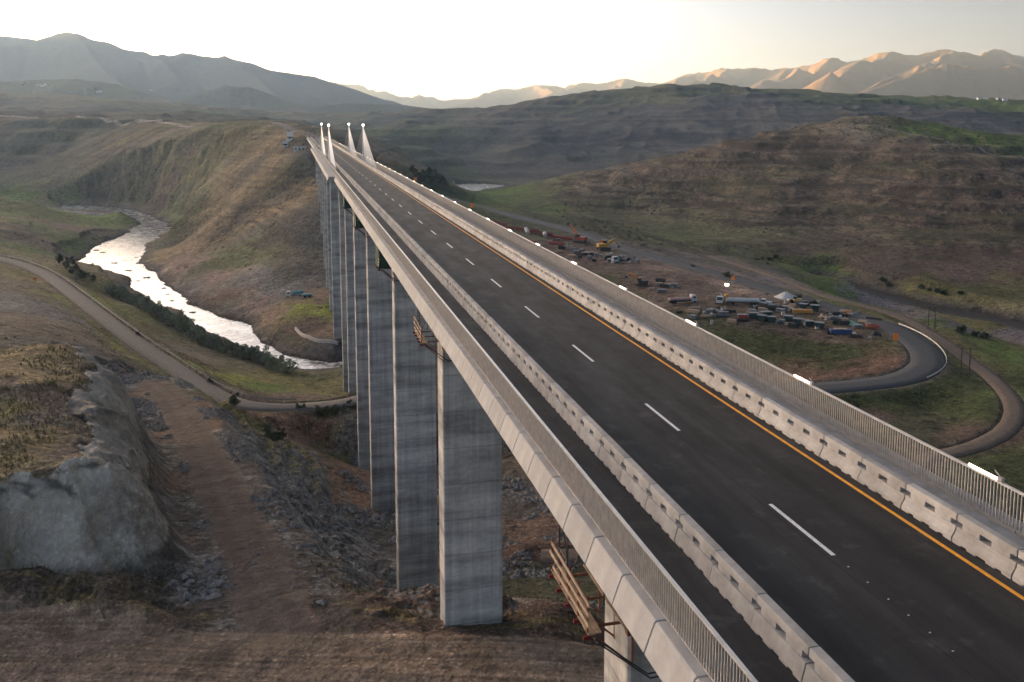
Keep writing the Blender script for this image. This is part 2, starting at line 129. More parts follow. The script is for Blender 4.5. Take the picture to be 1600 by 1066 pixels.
 "track":[[113.32,514.97,-63.0],[127.48,447.87,-62.0],[136.78,391.12,-62.0],[151.56,352.98,-62.3],[149.26,314.16,-61.5],[143.1,279.95,-60.5],[138.94,256.63,-60.0],[132.68,235.91,-59.3],[126.19,221.6,-59.0],[117.34,209.06,-58.8],[107.55,199.54,-58.5],[98.98,193.88,-58.5],[86.84,185.75,-58.0],[70.0,160.0,-58.5],[40.0,148.0,-59.5],[5.0,150.0,-61.0]],
 "ptrack":[[388.58,1010.0,12.5],[386.03,985.0,8.45],[393.16,955.0,3.98],[411.2,920.0,-2.04],[428.23,875.0,-9.17],[448.35,800.0,-20.02],[476.8,755.0,-28.16]],
 "etrack":[[-158.62,742.0,-1.02],[-174.26,775.0,1.01],[-193.49,820.0,1.97],[-215.57,870.0,2.75],[-240.75,920.0,3.71]],
 "ltrack":[[-874.08,1460.0,26.0],[-802.16,1440.0,22.86],[-658.5,1390.0,16.78],[-492.8,1240.0,8.75],[-390.58,1120.0,6.15]],
 "knob":[[-120.88,158.62,-26.5],[-90.47,157.25,-26.5],[-85.59,160.94,-26.5],[-81.75,162.12,-26.2],[-74.08,151.82,-26.0],[-66.56,135.08,-26.0],[-61.97,124.22,-26.5],[-55.71,115.12,-27.0],[-50.97,107.38,-27.5],[-55.04,102.98,-28.0],[-59.05,100.71,-28.0],[-68.92,98.89,-28.0]],
 "droad":[[-77.2,94.3],[-62.0,92.5],[-54.4,91.2],[-43.1,88.7],[-32.4,86.7],[-22.6,86.1],[-12.9,86.1],[-3.2,85.9],[6.4,85.4],[12.7,85.0],[25.2,83.9]],
 "yard":[[30.85,544.52,-56.5],[55.64,490.27,-56.5],[70.94,415.42,-56.5],[87.32,382.79,-56.5],[102.07,357.34,-57.0],[116.74,333.0,-57.5],[124.08,309.01,-58.0],[123.73,297.11,-58.5],[110.48,290.12,-58.5],[93.84,304.22,-58.0],[70.97,330.67,-57.0],[54.77,365.51,-56.5],[45.04,395.22,-56.5],[26.15,460.38,-56.5],[14.3,504.4,-56.0]],
 "pal":[[0.216,0.144,0.1088],[0.176,0.1184,0.0864],[0.152,0.0928,0.064],[0.096,0.0672,0.0528],[0.224,0.16,0.128],[0.24,0.184,0.0992],[0.136,0.1056,0.08],[0.133,0.119,0.049],[0.1562,0.1725,0.0375],[0.0912,0.1248,0.036],[0.099,0.1452,0.033],[0.0504,0.06,0.024],[0.064,0.064,0.0384],[0.16,0.1472,0.1376],[0.088,0.08,0.0736],[0.152,0.1472,0.1408],[0.12,0.1056,0.08],[0.12,0.1248,0.0608],[0.264,0.184,0.104],[0.0992,0.0784,0.064],[0.12,0.08,0.0608],[0.208,0.168,0.12],[0.12,0.1056,0.096],[0.168,0.1408,0.1408],[0.039,0.0546,0.0286]],
 "paint":[[-46.4,82.4,0],[-31.1,82.8,0],[-12.3,81.8,0],[3.0,80.9,0],[-56.2,83.3,0],[12.0,80.0,0],[-22.4,85.3,0],[-5.1,85.0,1],[-52.6,91.7,6],[-47.5,91.2,5],[-41.3,89.3,6],[-36.3,88.4,1],[-51.0,92.6,6],[-45.3,92.2,6],[-55.2,92.8,5],[-38.9,89.1,5],[-84.8,153.1,5],[-81.6,157.6,5],[-73.4,137.5,5],[-74.6,132.3,6],[-69.2,122.3,7],[-64.1,121.0,14],[-59.9,111.2,5],[-60.1,105.6,5],[-56.3,110.2,6],[-67.7,129.9,6],[-49.9,119.4,13],[-35.5,101.6,14],[-44.4,120.4,13],[-67.1,170.8,13],[-55.4,169.2,13],[-93.9,220.4,13],[-107.1,236.0,14],[-127.4,264.9,6],[-147.4,274.4,6],[-176.0,315.9,13],[-158.7,312.3,13],[-67.1,150.0,6],[-33.9,124.5,15],[-25.3,106.6,15],[-42.2,144.1,13],[-43.3,168.6,13],[-29.2,140.9,13],[-70.9,191.7,1],[-52.2,152.2,1],[-37.2,117.2,1],[-30.0,100.9,2],[-25.5,92.4,2],[-187.5,386.1,8],[-146.4,329.1,8],[-113.6,281.4,8],[-80.1,217.5,8],[-216.5,421.8,5],[-244.7,452.5,7],[-222.5,400.4,6],[-192.6,364.7,6],[-221.8,457.9,7],[-152.1,354.1,7],[-132.3,340.9,6],[-106.2,306.8,7],[-93.8,302.1,8],[-78.6,293.9,10],[-83.6,262.9,6],[-116.1,322.4,6],[-69.6,274.9,6],[-69.0,298.1,7],[-89.2,316.9,7],[-62.2,238.0,2],[-52.7,241.6,2],[-54.8,228.2,1],[-51.9,192.5,7],[-64.0,220.1,7],[-49.0,197.5,7],[-38.7,203.6,2],[-41.3,236.3,13],[-50.5,248.8,12],[-55.5,247.0,12],[-34.2,194.4,2],[-26.5,171.3,14],[-30.0,169.3,14],[-11.0,91.7,3],[-19.3,112.9,2],[3.7,167.2,1],[4.0,182.2,14],[2.3,155.0,2],[5.3,141.6,12],[1.9,129.5,12],[4.8,91.7,3],[-47.0,229.9,7],[-209.4,566.4,4],[-173.2,517.7,4],[-130.6,457.2,4],[-150.8,469.2,1],[-109.9,426.7,1],[-182.8,512.8,13],[-145.1,450.7,13],[-127.9,499.7,16],[-154.0,542.1,17],[-101.0,428.3,8],[-91.0,424.4,8],[-94.4,399.1,3],[-86.2,374.5,14],[-81.0,389.5,1],[-100.3,387.8,12],[-95.4,445.4,1],[-102.4,479.3,14],[-141.4,496.8,13],[-174.1,544.2,17],[-76.2,364.9,14],[-123.4,467.4,13],[-378.5,714.1,9],[-396.9,864.7,10],[-529.1,1073.4,17],[-334.1,637.4,6],[-315.7,578.2,9],[-374.4,840.8,9],[-328.7,672.0,9],[-367.0,741.6,6],[-435.8,792.0,9],[-583.4,1062.0,9],[-430.8,860.1,9],[-362.1,673.6,12],[-539.1,1096.4,16],[-618.1,1263.6,17],[-452.7,1076.0,16],[-306.7,933.0,17],[-214.6,766.6,18],[-193.3,747.6,18],[-232.1,733.2,18],[-167.8,625.8,18],[-129.5,554.9,14],[-261.9,742.5,17],[-173.2,568.1,17],[-379.8,981.4,19],[-145.2,645.4,18],[-146.1,672.9,13],[-216.2,733.6,16],[-322.3,917.7,17],[-214.4,645.4,18],[-158.8,645.0,19],[-496.6,1186.1,7],[-711.3,1324.2,16],[-361.9,1037.1,17],[-167.6,592.4,16],[-275.4,720.3,16],[-142.1,557.5,19],[-122.1,577.0,14],[-189.5,639.5,19],[-653.9,1195.5,16],[-489.2,1068.7,19],[-181.4,680.2,18],[-159.5,668.9,16],[-1106.2,2272.3,16],[-1021.1,2448.1,17],[-1851.2,3556.6,16],[-1310.4,4192.3,22],[-1340.6,5519.2,22],[0.0,997.2,10],[29.9,847.8,9],[47.9,678.4,9],[87.9,620.6,10],[126.8,596.4,9],[167.7,590.6,7],[169.6,530.1,10],[195.5,572.2,9],[67.5,636.4,9],[-16.2,1151.2,10],[-26.9,956.3,9],[145.7,586.9,17],[66.8,949.1,17],[132.9,946.1,19],[110.9,785.0,17],[259.2,925.0,19],[333.7,955.9,21],[202.6,963.8,21],[278.4,791.4,19],[313.9,743.6,19],[316.9,640.6,20],[265.2,532.3,20],[269.5,503.8,7],[233.2,503.7,7],[231.5,542.5,19],[186.1,657.0,17],[430.6,949.2,10],[479.1,914.3,10],[493.1,881.1,9],[406.7,829.9,21],[367.6,876.1,19],[184.4,873.6,19],[211.9,751.5,19],[228.5,645.5,19],[316.9,565.1,20],[363.7,652.5,20],[361.9,735.3,19],[225.1,576.7,20],[193.0,604.6,19],[155.6,733.8,17],[101.2,959.3,21],[295.7,939.4,21],[403.7,727.5,19],[308.1,879.5,16],[152.5,866.0,17],[-130.3,1862.8,22],[0.0,1987.1,22],[132.9,1901.8,22],[299.9,2153.1,22],[417.3,1994.0,22],[577.7,2074.0,22],[341.9,2462.1,17],[811.3,2335.1,17],[509.0,2443.6,17],[168.4,2422.1,17],[539.6,2216.9,22],[-211.1,1889.4,10],[-159.8,1907.7,10],[-235.5,1685.9,17],[1181.9,2428.2,9],[959.4,2300.5,9],[1277.3,2324.7,9],[907.5,2173.4,22],[1014.9,2082.4,22],[-100.6,1432.6,24],[-84.0,1494.6,10],[-79.8,946.7,24],[-98.7,1004.8,19],[-42.8,1525.6,22],[22.3,1588.4,22],[-141.8,1125.0,16],[-161.0,1045.9,16],[0.0,2303.8,16],[31.0,436.5,3],[26.7,470.8,3],[50.5,394.0,11],[41.6,417.2,11],[69.7,391.7,4],[79.4,371.2,4],[94.6,379.1,4],[71.8,439.1,4],[59.9,469.0,13],[77.9,390.7,3],[61.8,394.7,3],[85.6,297.7,11],[103.3,287.1,11],[68.7,319.6,12],[76.9,305.9,11],[100.3,262.3,2],[88.4,266.2,2],[113.9,267.9,2],[147.2,342.5,7],[159.3,342.2,9],[166.7,309.2,9],[100.7,231.5,11],[116.4,248.0,11],[116.7,229.9,11],[99.5,220.9,12],[95.8,227.6,3],[102.7,185.0,11],[136.1,236.5,9],[164.9,288.1,9],[171.6,342.1,23],[227.8,401.8,23],[159.6,348.4,23],[135.8,250.7,11],[136.0,277.9,7],[95.3,239.5,11],[98.6,208.4,12],[104.3,204.8,3],[127.2,446.7,23],[168.6,472.6,9],[185.8,472.9,23],[149.9,367.9,9],[17.7,627.4,17],[85.8,483.3,13],[119.1,478.9,13],[153.2,309.2,7],[222.2,418.9,7],[180.5,318.0,7],[133.3,256.5,11]],
 "spots":{"sign":[[-95.4,898.94,-47.12],[-27.53,629.67,-47.33],[50.11,504.87,-56.39],[94.21,383.12,-56.24],[125.03,290.52,-58.31],[124.61,331.59,-58.35]],
 "signL":[[-225.35,424.65,-61.69]],
 "mast":[[85.88,359.09,-56.48]],
 "hpole":[[152.71,325.07,-62.14],[129.64,253.97,-59.51]],
 "truck":[[66.5,349.93,-56.97]],
 "crane_s":[[80.58,345.95,-56.25]],
 "tanker":[[88.86,345.43,-56.59]],
 "pickup":[[97.24,346.26,-56.76]],
 "yellow":[[112.19,354.45,-57.96],[107.92,332.28,-57.1]],
 "bins":[[87.91,324.89,-57.18],[92.86,325.93,-57.3],[99.34,321.09,-57.44],[101.05,316.2,-57.72],[104.46,314.12,-57.74],[106.98,310.86,-57.88],[92.87,320.13,-57.69],[89.67,321.04,-57.49],[111.41,342.48,-57.5],[114.62,338.81,-57.74]],
 "redbox":[[83.31,323.23,-57.25]],
 "blue":[[111.85,303.87,-58.24]],
 "tarp":[[119.7,314.57,-57.63]],
 "mesh":[[125.29,310.38,-58.0]],
 "black":[[122.57,300.18,-57.88]],
 "sacks":[[113.26,326.94,-57.37],[118.16,332.9,-57.91],[119.79,326.14,-57.89],[113.04,321.49,-57.33],[73.55,329.39,-57.4],[79.11,330.02,-57.06],[71.32,332.27,-57.31],[114.96,299.37,-58.1],[103.1,336.85,-56.85]],
 "pile":[[111.7,365.51,-58.35]],
 "exc":[[56.11,387.78,-57.08],[39.11,515.78,-55.63],[49.66,489.65,-55.95]],
 "tank":[[9.65,545.07,-54.93],[19.7,535.08,-55.21]],
 "barrel":[[51.39,448.19,-64.64],[52.65,448.05,-64.4]],
 "truck2":[[50.09,447.71,-66.24]],
 "rebar":[[-18.9,594.44,-51.93],[-12.52,590.51,-52.76],[-6.19,583.31,-53.58],[0.0,569.8,-53.96],[5.98,563.5,-54.49],[13.67,551.8,-54.59],[21.15,543.24,-55.15],[27.15,532.54,-55.2],[32.48,527.1,-55.28],[10.19,513.6,-55.41],[25.14,506.73,-55.54]],
 "debris":[[33.84,476.89,-55.83],[38.67,473.88,-55.81],[43.09,466.94,-55.73],[47.43,460.69,-55.87],[51.93,457.0,-55.92],[31.26,489.81,-55.67],[34.67,465.05,-56.14],[51.92,471.95,-55.77],[57.11,459.6,-56.02],[63.12,385.06,-56.35],[64.73,381.53,-56.48],[59.03,449.14,-56.05],[53.06,452.41,-58.38],[45.4,456.42,-57.11],[97.59,336.97,-56.81],[101.99,343.85,-56.76],[99.97,332.74,-56.96],[93.09,333.74,-56.65],[116.77,351.34,-58.35],[92.6,340.89,-56.69],[120.0,309.99,-57.55],[126.77,322.97,-58.34],[122.28,335.06,-58.35],[76.15,332.65,-56.93],[77.37,327.56,-57.25],[68.18,334.37,-57.48],[28.45,501.66,-55.55],[21.94,516.08,-54.98],[61.76,457.7,-56.06]],
 "worker":[[34.46,476.18,-55.78]],
 "teal":[[-109.08,452.08,-74.48]],
 "wall":[[-97.01,400.22,-79.31],[-92.57,390.88,-79.59],[-86.32,381.64,-79.16],[-79.68,375.96,-79.27],[-73.02,373.55,-79.64]],
 "bush":[[-207.11,459.33,-73.78],[-204.14,458.37,-74.97],[-201.18,458.17,-76.28],[-197.94,456.57,-77.24],[-194.18,453.72,-77.99],[-186.02,441.13,-76.78],[-172.61,414.78,-72.91],[-168.04,410.0,-73.08],[-164.0,406.38,-73.52],[-160.91,405.02,-74.65],[-157.4,402.53,-75.53],[-153.53,398.3,-76.06],[-149.69,394.75,-76.72],[-146.29,392.3,-77.59],[-142.88,390.49,-78.63],[-138.59,385.37,-79.13],[-134.75,381.37,-79.53],[-131.21,377.31,-79.89],[-128.0,374.93,-80.4],[-207.21,468.51,-74.95],[-203.08,466.47,-76.61],[-199.24,465.07,-78.01],[-195.39,465.19,-79.68],[-187.39,453.62,-79.35],[-176.93,436.37,-77.75],[-167.0,419.08,-75.64],[-161.5,413.27,-75.89],[-157.24,409.69,-76.61],[-153.85,409.04,-78.21],[-147.78,401.1,-78.18],[-143.51,397.04,-79.03],[-139.7,394.09,-80.07],[-135.36,389.53,-80.66],[-125.21,372.99,-80.55],[-121.4,368.57,-80.71],[-117.4,364.27,-80.74],[-114.09,363.66,-81.13],[-110.51,360.39,-81.34],[-109.49,363.98,-81.75],[-105.42,357.05,-81.76],[-101.76,354.92,-82.16],[-98.6,352.64,-82.61],[-94.01,344.07,-81.35],[-90.81,340.37,-81.02],[-87.32,336.29,-80.67],[-105.51,361.88,-82.23],[-101.3,358.78,-82.68],[-95.92,354.96,-83.24],[-91.54,348.84,-82.63],[-107.77,356.35,-81.3],[-84.46,332.59,-80.32]],
 "tree":[[-128.15,383.64,-81.19],[-72.48,230.44,-59.99],[-53.56,198.7,-58.52],[-55.72,201.98,-58.28],[-56.38,213.82,-63.42]],
 "dtree":[[-247.36,502.88,-66.88],[-235.33,485.09,-66.76],[-227.22,474.3,-67.76],[-223.56,472.83,-68.89],[-219.95,472.13,-70.18],[-254.67,506.21,-65.95],[-232.2,474.31,-66.47],[-220.96,462.97,-68.51],[-240.75,485.76,-65.58]],
 "mbush":[[-53.11,244.01,-66.41],[-51.21,245.12,-66.53],[-46.78,248.12,-66.61],[-58.84,245.9,-66.0],[-43.47,249.79,-67.11],[-48.78,244.2,-69.09],[-52.08,243.17,-67.6],[-90.66,267.04,-64.47],[-136.18,324.36,-63.85],[-46.77,253.14,-66.82]],
 "rbush":[[143.49,527.49,-67.48],[161.73,580.92,-75.2],[166.86,582.94,-75.95],[172.15,588.43,-75.38],[229.88,494.31,-79.49],[232.14,490.76,-79.74],[234.01,486.55,-79.81],[228.22,500.08,-79.34],[162.52,323.63,-62.51],[167.67,322.69,-63.52],[170.85,321.58,-64.21],[218.77,520.18,-81.7],[117.4,367.06,-58.35],[117.26,349.03,-58.35],[88.98,442.27,-57.79],[99.3,416.37,-58.11],[219.08,530.27,-80.51],[240.26,481.0,-78.72]],
 "ftree":[[-94.02,923.26,-43.9],[-88.75,928.95,-46.02],[-83.83,932.0,-48.37],[-78.97,936.32,-50.72],[-74.47,945.85,-52.56],[-89.89,969.86,-45.55],[-84.21,982.61,-49.11],[-77.49,1002.48,-53.08],[-90.23,917.22,-47.23],[-68.91,951.55,-54.33],[-100.38,922.59,-39.87]],
 "houseL":[[-1915.7,3611.15,155.84],[-1847.69,3589.68,146.14],[-1821.91,3577.88,142.84],[-1814.82,3593.94,147.93],[-1678.88,3514.4,116.34],[-1617.68,3584.57,120.66],[-1603.16,3591.08,121.89],[-2107.99,5384.67,185.17]],
 "houseR":[[1291.23,2545.25,71.13],[1321.9,2502.84,69.46],[1332.49,2591.3,73.33],[1320.85,2468.16,67.25]],
 "farbldg":[[-177.97,734.08,-1.07],[-178.53,721.15,-6.39],[-161.72,696.19,-8.77]],
 "rocks":[[-305.52,672.7,-84.98],[-287.6,658.64,-85.83],[-268.8,635.99,-84.61],[-271.9,632.59,-84.98],[-270.47,647.81,-84.55],[-248.67,605.13,-84.29],[-215.75,550.7,-84.08],[-195.14,508.22,-84.7],[-186.31,490.25,-84.78],[-333.55,834.83,-84.98],[-315.05,806.74,-84.57],[-315.83,685.0,-84.45],[-274.97,621.97,-85.68],[-184.19,486.43,-84.7],[-230.03,552.02,-84.42],[-251.91,590.19,-84.79],[-204.37,526.84,-84.51],[-164.41,459.58,-84.52],[-193.32,516.2,-84.03],[-302.08,761.8,-84.57],[-337.99,861.55,-85.09],[-320.39,835.99,-84.44],[-258.16,621.05,-83.8],[-229.36,563.11,-84.63]],
 "boulder":[[7.35,166.18,-63.89],[5.06,171.88,-64.88],[3.25,176.74,-65.69],[1.01,171.24,-65.48],[0.0,163.16,-64.66],[8.45,163.62,-63.59],[1.74,156.96,-63.48],[4.13,159.76,-63.57]]}}
# ------------------------------------------------------------------ terrain heights
CAMH = 13.9
RIV = T['riv']
def _hash(ix, iy, seed):
    h = (ix.astype(np.int64) * 374761393 + iy.astype(np.int64) * 668265263 + seed * 974634777) & 0xFFFFFFFF
    h = ((h ^ (h >> 13)) * 1274126177) & 0xFFFFFFFF
    h = h ^ (h >> 16)
    return (h & 0xFFFF).astype(np.float32) / 65535.0
def vnoise(x, y, seed=0):
    ix = np.floor(x); iy = np.floor(y)
    fx = (x - ix).astype(np.float32); fy = (y - iy).astype(np.float32)
    fx = fx * fx * fx * (fx * (fx * 6 - 15) + 10); fy = fy * fy * fy * (fy * (fy * 6 - 15) + 10)
    a = _hash(ix, iy, seed); b = _hash(ix + 1, iy, seed); c = _hash(ix, iy + 1, seed); d = _hash(ix + 1, iy + 1, seed)
    return (a + (b - a) * fx) * (1 - fy) + (c + (d - c) * fx) * fy
def fbm(x, y, octaves=4, seed=0, gain=0.5):
    s = 0; amp = 1; tot = 0
    ca, sa = math.cos(0.6), math.sin(0.6)
    for o in range(octaves):
        s = s + amp * (vnoise(x, y, seed + o * 17) * 2 - 1); tot += amp
        x, y = (x * ca - y * sa) * 2.03 + 11.7, (x * sa + y * ca) * 2.03 - 5.3
        amp *= gain
    return s / tot
def ridged(x, y, octaves=4, seed=0, gain=0.5):
    s = 0; amp = 1; tot = 0
    ca, sa = math.cos(0.9), math.sin(0.9)
    for o in range(octaves):
        s = s + amp * (1 - np.abs(vnoise(x, y, seed + o * 13) * 2 - 1)); tot += amp
        x, y = (x * ca - y * sa) * 2.1 + 3.1, (x * sa + y * ca) * 2.1 - 9.3
        amp *= gain
    return s / tot
def sstep(a, b, x):
    t = np.clip((x - a) / (b - a), 0, 1)
    return t * t * (3 - 2 * t)
def seg_dist(x, y, pts):
    """distance to a polyline, height and arc length at its nearest point"""
    best = np.full(x.shape, 1e12, np.float32); bz = np.zeros(x.shape, np.float32); bt = np.zeros(x.shape, np.float32)
    side = np.zeros(x.shape, np.float32); L = 0.0
    for (x0, y0, z0), (x1, y1, z1) in zip(pts[:-1], pts[1:]):
        dx, dy = x1 - x0, y1 - y0; l2 = dx * dx + dy * dy + 1e-9
        t = np.clip(((x - x0) * dx + (y - y0) * dy) / l2, 0, 1)
        ex = x - (x0 + t * dx); ey = y - (y0 + t * dy); d = ex * ex + ey * ey
        m = d < best
        best = np.where(m, d, best); bz = np.where(m, z0 + t * (z1 - z0), bz); bt = np.where(m, L + t * math.sqrt(l2), bt)
        side = np.where(m, np.sign(dx * ey - dy * ex), side)
        L += math.sqrt(l2)
    return np.sqrt(best), bz, bt, side
def poly_sd(x, y, pts):
    """signed distance to a closed polygon, negative inside"""
    best = np.full(x.shape, 1e12, np.float32); inside = np.zeros(x.shape, bool)
    n = len(pts)
    for i in range(n):
        x0, y0 = pts[i][:2]; x1, y1 = pts[(i + 1) % n][:2]
        dx, dy = x1 - x0, y1 - y0
        t = np.clip(((x - x0) * dx + (y - y0) * dy) / (dx * dx + dy * dy + 1e-9), 0, 1)
        d = (x - x0 - t * dx) ** 2 + (y - y0 - t * dy) ** 2
        best = np.minimum(best, d)
        if y0 != y1:
            inside ^= ((y0 > y) != (y1 > y)) & (x < (x1 - x0) * (y - y0) / (y1 - y0) + x0)
    d = np.sqrt(best)
    return np.where(inside, -d, d)
def smooth_path(pts, step):
    """Catmull-Rom through the points, resampled"""
    p = np.array(pts, float); q = np.vstack([2 * p[0] - p[1], p, 2 * p[-1] - p[-2]]); out = []
    for i in range(1, len(q) - 2):
        L = np.linalg.norm(q[i + 1] - q[i]); n = max(2, int(L / step))
        for k in range(n):
            t = k / n
            out.append(0.5 * (2 * q[i] + (q[i + 1] - q[i - 1]) * t + (2 * q[i - 1] - 5 * q[i] + 4 * q[i + 1] - q[i + 2]) * t * t + (3 * q[i] - q[i - 1] - 3 * q[i + 1] + q[i + 2]) * t ** 3))
    out.append(p[-1])
    return [tuple(v) for v in out]
ROADS = {}
for k, st in (('gravel', 8), ('haul', 6), ('asphalt', 8), ('track', 6), ('ptrack', 12), ('ltrack', 25), ('etrack', 12)):
    ROADS[k] = smooth_path(T[k], st)
HALF = dict(gravel=3.1, haul=3.7, asphalt=4.6, track=2.2, ptrack=3.6, ltrack=4.5, etrack=5.0)
RIVER_POLY = [p[:2] for p in T['lb']] + [(-48, 356), (-34, 362), (-36, 376), (-52, 376)] + [p[:2] for p in T['rb'][::-1]]
_P = np.array(T['P'], float)
def _lp(x, y):
    return np.arctan2(x, y), np.log(np.hypot(x, y) + 1.0)
def _tps_fit():
    a, b = _lp(_P[:, 0], _P[:, 1]); n = len(a)
    r2 = (a[:, None] - a) ** 2 + (b[:, None] - b) ** 2
    K = 0.5 * r2 * np.log(r2 + 1e-12) + np.eye(n) * 1e-4
    Q = np.c_[np.ones(n), a, b]
    A = np.zeros((n + 3, n + 3)); A[:n, :n] = K; A[:n, n:] = Q; A[n:, :n] = Q.T
    w = np.linalg.solve(A, np.r_[_P[:, 2], 0, 0, 0])
    return a, b, w
_TA, _TB, _TW = _tps_fit()
def tps(x, y):
    a, b = _lp(x, y); b = np.minimum(b, math.log(3300.0)); n = len(_TA); out = np.empty(a.shape, np.float32)
    A = _TA.astype(np.float32); B = _TB.astype(np.float32); W = _TW[:n].astype(np.float32)
    for s in range(0, len(a), 20000):
        aa = a[s:s + 20000, None].astype(np.float32); bb = b[s:s + 20000, None].astype(np.float32)
        r2 = (aa - A) ** 2 + (bb - B) ** 2
        out[s:s + 20000] = (0.5 * r2 * np.log(r2 + 1e-12)).astype(np.float32) @ W + _TW[n] + _TW[n + 1] * aa[:, 0] + _TW[n + 2] * bb[:, 0]
    return out
def heights(x, y):
    """ground height at every (x, y), before the road beds are cut; also masks"""
    x = np.asarray(x, np.float32); y = np.asarray(y, np.float32); r = np.hypot(x, y)
    z = tps(x, y)
    hill = sstep(430, 800, r)
    # gullies and rock benches of the hillsides
    m = r > 380
    xs, ys, zs = x[m], y[m], z[m]
    g = ridged(xs / 170, ys / 170, 4, 5) - 0.62
    g2 = fbm(xs / 45, ys / 45, 3, 9)
    amp = hill[m] * sstep(RIV + 4, RIV + 30, zs)
    zs = zs + amp * (np.clip(r[m] / 1000, .5, 2.4) * np.where((xs < -40) & (r[m] < 1300), 1.6, 11) * g + 2.2 * g2)
    step_h = np.where(r[m] > 1350, 17.0, 9.0)
    ph = (zs + 3 * fbm(xs / 120, ys / 120, 2, 31)) / step_h; fr = ph - np.floor(ph)
    bench = (sstep(.25, .75, fr) - fr) * step_h
    zs = zs + bench * amp * (np.where(r[m] > 1350, .8, np.where(xs > 60, 1.0, .12)) * sstep(-.25, .35, fbm(xs / 160, ys / 160, 2, 77)))
    # ribs and runnels that slant across the slopes
    pr = -xs * .52 + zs * .85 + 6 * fbm(xs / 70, ys / 70, 2, 78); al = xs * .85 + zs * .52
    zs = zs + amp * np.where(r[m] < 1350, np.where(xs < -40, .45, 1.2), 3.0) * (ridged(pr / np.where(r[m] < 1350, 11, 26), al / np.where(r[m] < 1350, 90, 200), 3, 79) - .6)
    z[m] = zs
    # mountain ranges: crests with falling flanks; unseen ridges added to block the sun
    m = r > 1500
    xs, ys = x[m], y[m]
    best = np.full(xs.shape, -300, np.float32); rr = r[m]
    wob = 1 + 0.35 * fbm(xs / 700, ys / 700, 4, 41)
    for slope, pts in T['R']:
        d, cz, t, sd = seg_dist(xs, ys, pts)
        h = cz - slope * d * wob - 0.0 * t
        best = np.maximum(best, h)
    rz = best + (ridged(xs / 900, ys / 900, 5, 51) - .62) * np.clip((rr - 1500) / 9000, 0, 1) * 230 * sstep(0, 250, best)* sstep(20, 500, np.abs(best - z[m]))
    k = 25.0
    zz = z[m]
    mx = np.maximum(zz, rz); z[m] = mx + np.log1p(np.exp(-np.abs(zz - rz) / k)) * k * .5
    # rough ground near the camera
    m = (r < 900)
    xs, ys = x[m], y[m]
    n1 = fbm(xs / 14, ys / 14, 4, 3); n2 = fbm(xs / 2.6, ys / 2.6, 3, 4)
    z[m] += 0.55 * n1 * sstep(60, 160, r[m]) + 0.12 * n2
    # the rock knob by the haul road
    m = (x > -200) & (x < 20) & (y > 80) & (y < 260)
    xs, ys = x[m], y[m]
    nx = 2.0 * fbm(xs / 11, ys / 11, 3, 21); ny = 4.0 * (ridged(xs / 18, ys / 18, 2, 22) - .6)
    sd = poly_sd(xs + nx, ys + ny, T['knob'])
    top = -26.6 + 0.05 * (ys - 130) * 0 + 0.9 * fbm(xs / 15, ys / 15, 4, 23) + sstep(-2, 16, -sd) * 1.7
    o = np.maximum(sd, 0)
    kz = top - o * (.50 + .62 * sstep(1, 7, o)) + 4.4 * (ridged(xs / 14 + .4 * fbm(xs / 9, ys / 9, 2, 28), ys / 19, 2, 24) - .6) * sstep(0.5, 5, o) + .5 * (ridged(xs / 4, ys / 6, 3, 29) - .6) * sstep(3, 9, o)
    ph = (kz + .9 * fbm(xs / 6, ys / 6, 3, 36)) / 1.9; fr = ph - np.floor(ph)
    kz = kz + (sstep(.15, .85, fr) - fr) * 1.9 * .75 * sstep(2.5, 6, o) * sstep(-.2, .3, fbm(xs / 10, ys / 10, 2, 37))
    base = z[m]; z[m] = np.maximum(base, kz)
    knob = np.zeros(x.shape, np.float32); sdc = sd + 3.2 * fbm(xs / 4.5, ys / 4.5, 4, 27) - 1.0
    knob[m] = np.where(kz > base - .15, np.where(sdc < 0, 1.0, 2.0), 0)
    # graded dirt road below the camera
    m = (r < 130)
    e = np.interp(x[m], [p[0] for p in T['droad']], [p[1] for p in T['droad']])
    flat = sstep(2.0, -1.5, y[m] - e)
    z[m] = z[m] * (1 - flat) + flat * (-37.5 - .008 * np.clip(x[m], -150, 150) + .10 * fbm(x[m] / 14, y[m] / 1.1, 3, 33) + .15 * fbm(x[m] / 20, y[m] / 6, 2, 34))
    # broken rock on both sides of the haul road
    m = (x > -110) & (x < 0) & (y > 90) & (y < 250)
    d, _, _, _ = seg_dist(x[m], y[m], T['haul'])
    ph = (z[m] + 1.2 * fbm(x[m] / 7, y[m] / 7, 3, 38)) / 3.0; fr = ph - np.floor(ph)
    z[m] += (sstep(.2, .8, fr) - fr) * 2.4 * sstep(7, 11, d) * sstep(36, 26, d) * (knob[m] == 0)
    z[m] += sstep(5, 9, d) * sstep(34, 22, d) * (knob[m] != 1) * (3.4 * (ridged(x[m] / 8, y[m] / 10, 4, 25, .55) - .6) + .35 * fbm(x[m] / 1.6, y[m] / 1.6, 2, 26))
    # river beds
    water = np.full(x.shape, 1e3, np.float32)
    def carve(m, d):
        water[m] = np.minimum(water[m], d)
    m = (x > -560) & (x < 80) & (y > 320) & (y < 1100)
    xs, ys = x[m], y[m]
    rag = 4.5 * fbm(xs / 16, ys / 16, 4, 61) * np.clip(r[m] / 600, .5, 1.6)
    carve(m, poly_sd(xs, ys, RIVER_POLY) + rag)
    m = (x > 120) & (x < 420) & (y > 300) & (y < 700)
    xs, ys = x[m], y[m]
    d, _, _, _ = seg_dist(xs, ys, T['rriver']); carve(m, d - 9 + 5 * fbm(xs / 25, ys / 25, 3, 62))
    m = (x > -240) & (x < 40) & (y > 1150) & (y < 1500)
    xs, ys = x[m], y[m]
    d, _, _, _ = seg_dist(xs, ys, T['friver']); carve(m, d - 42 + 22 * fbm(xs / 60, ys / 60, 3, 63))
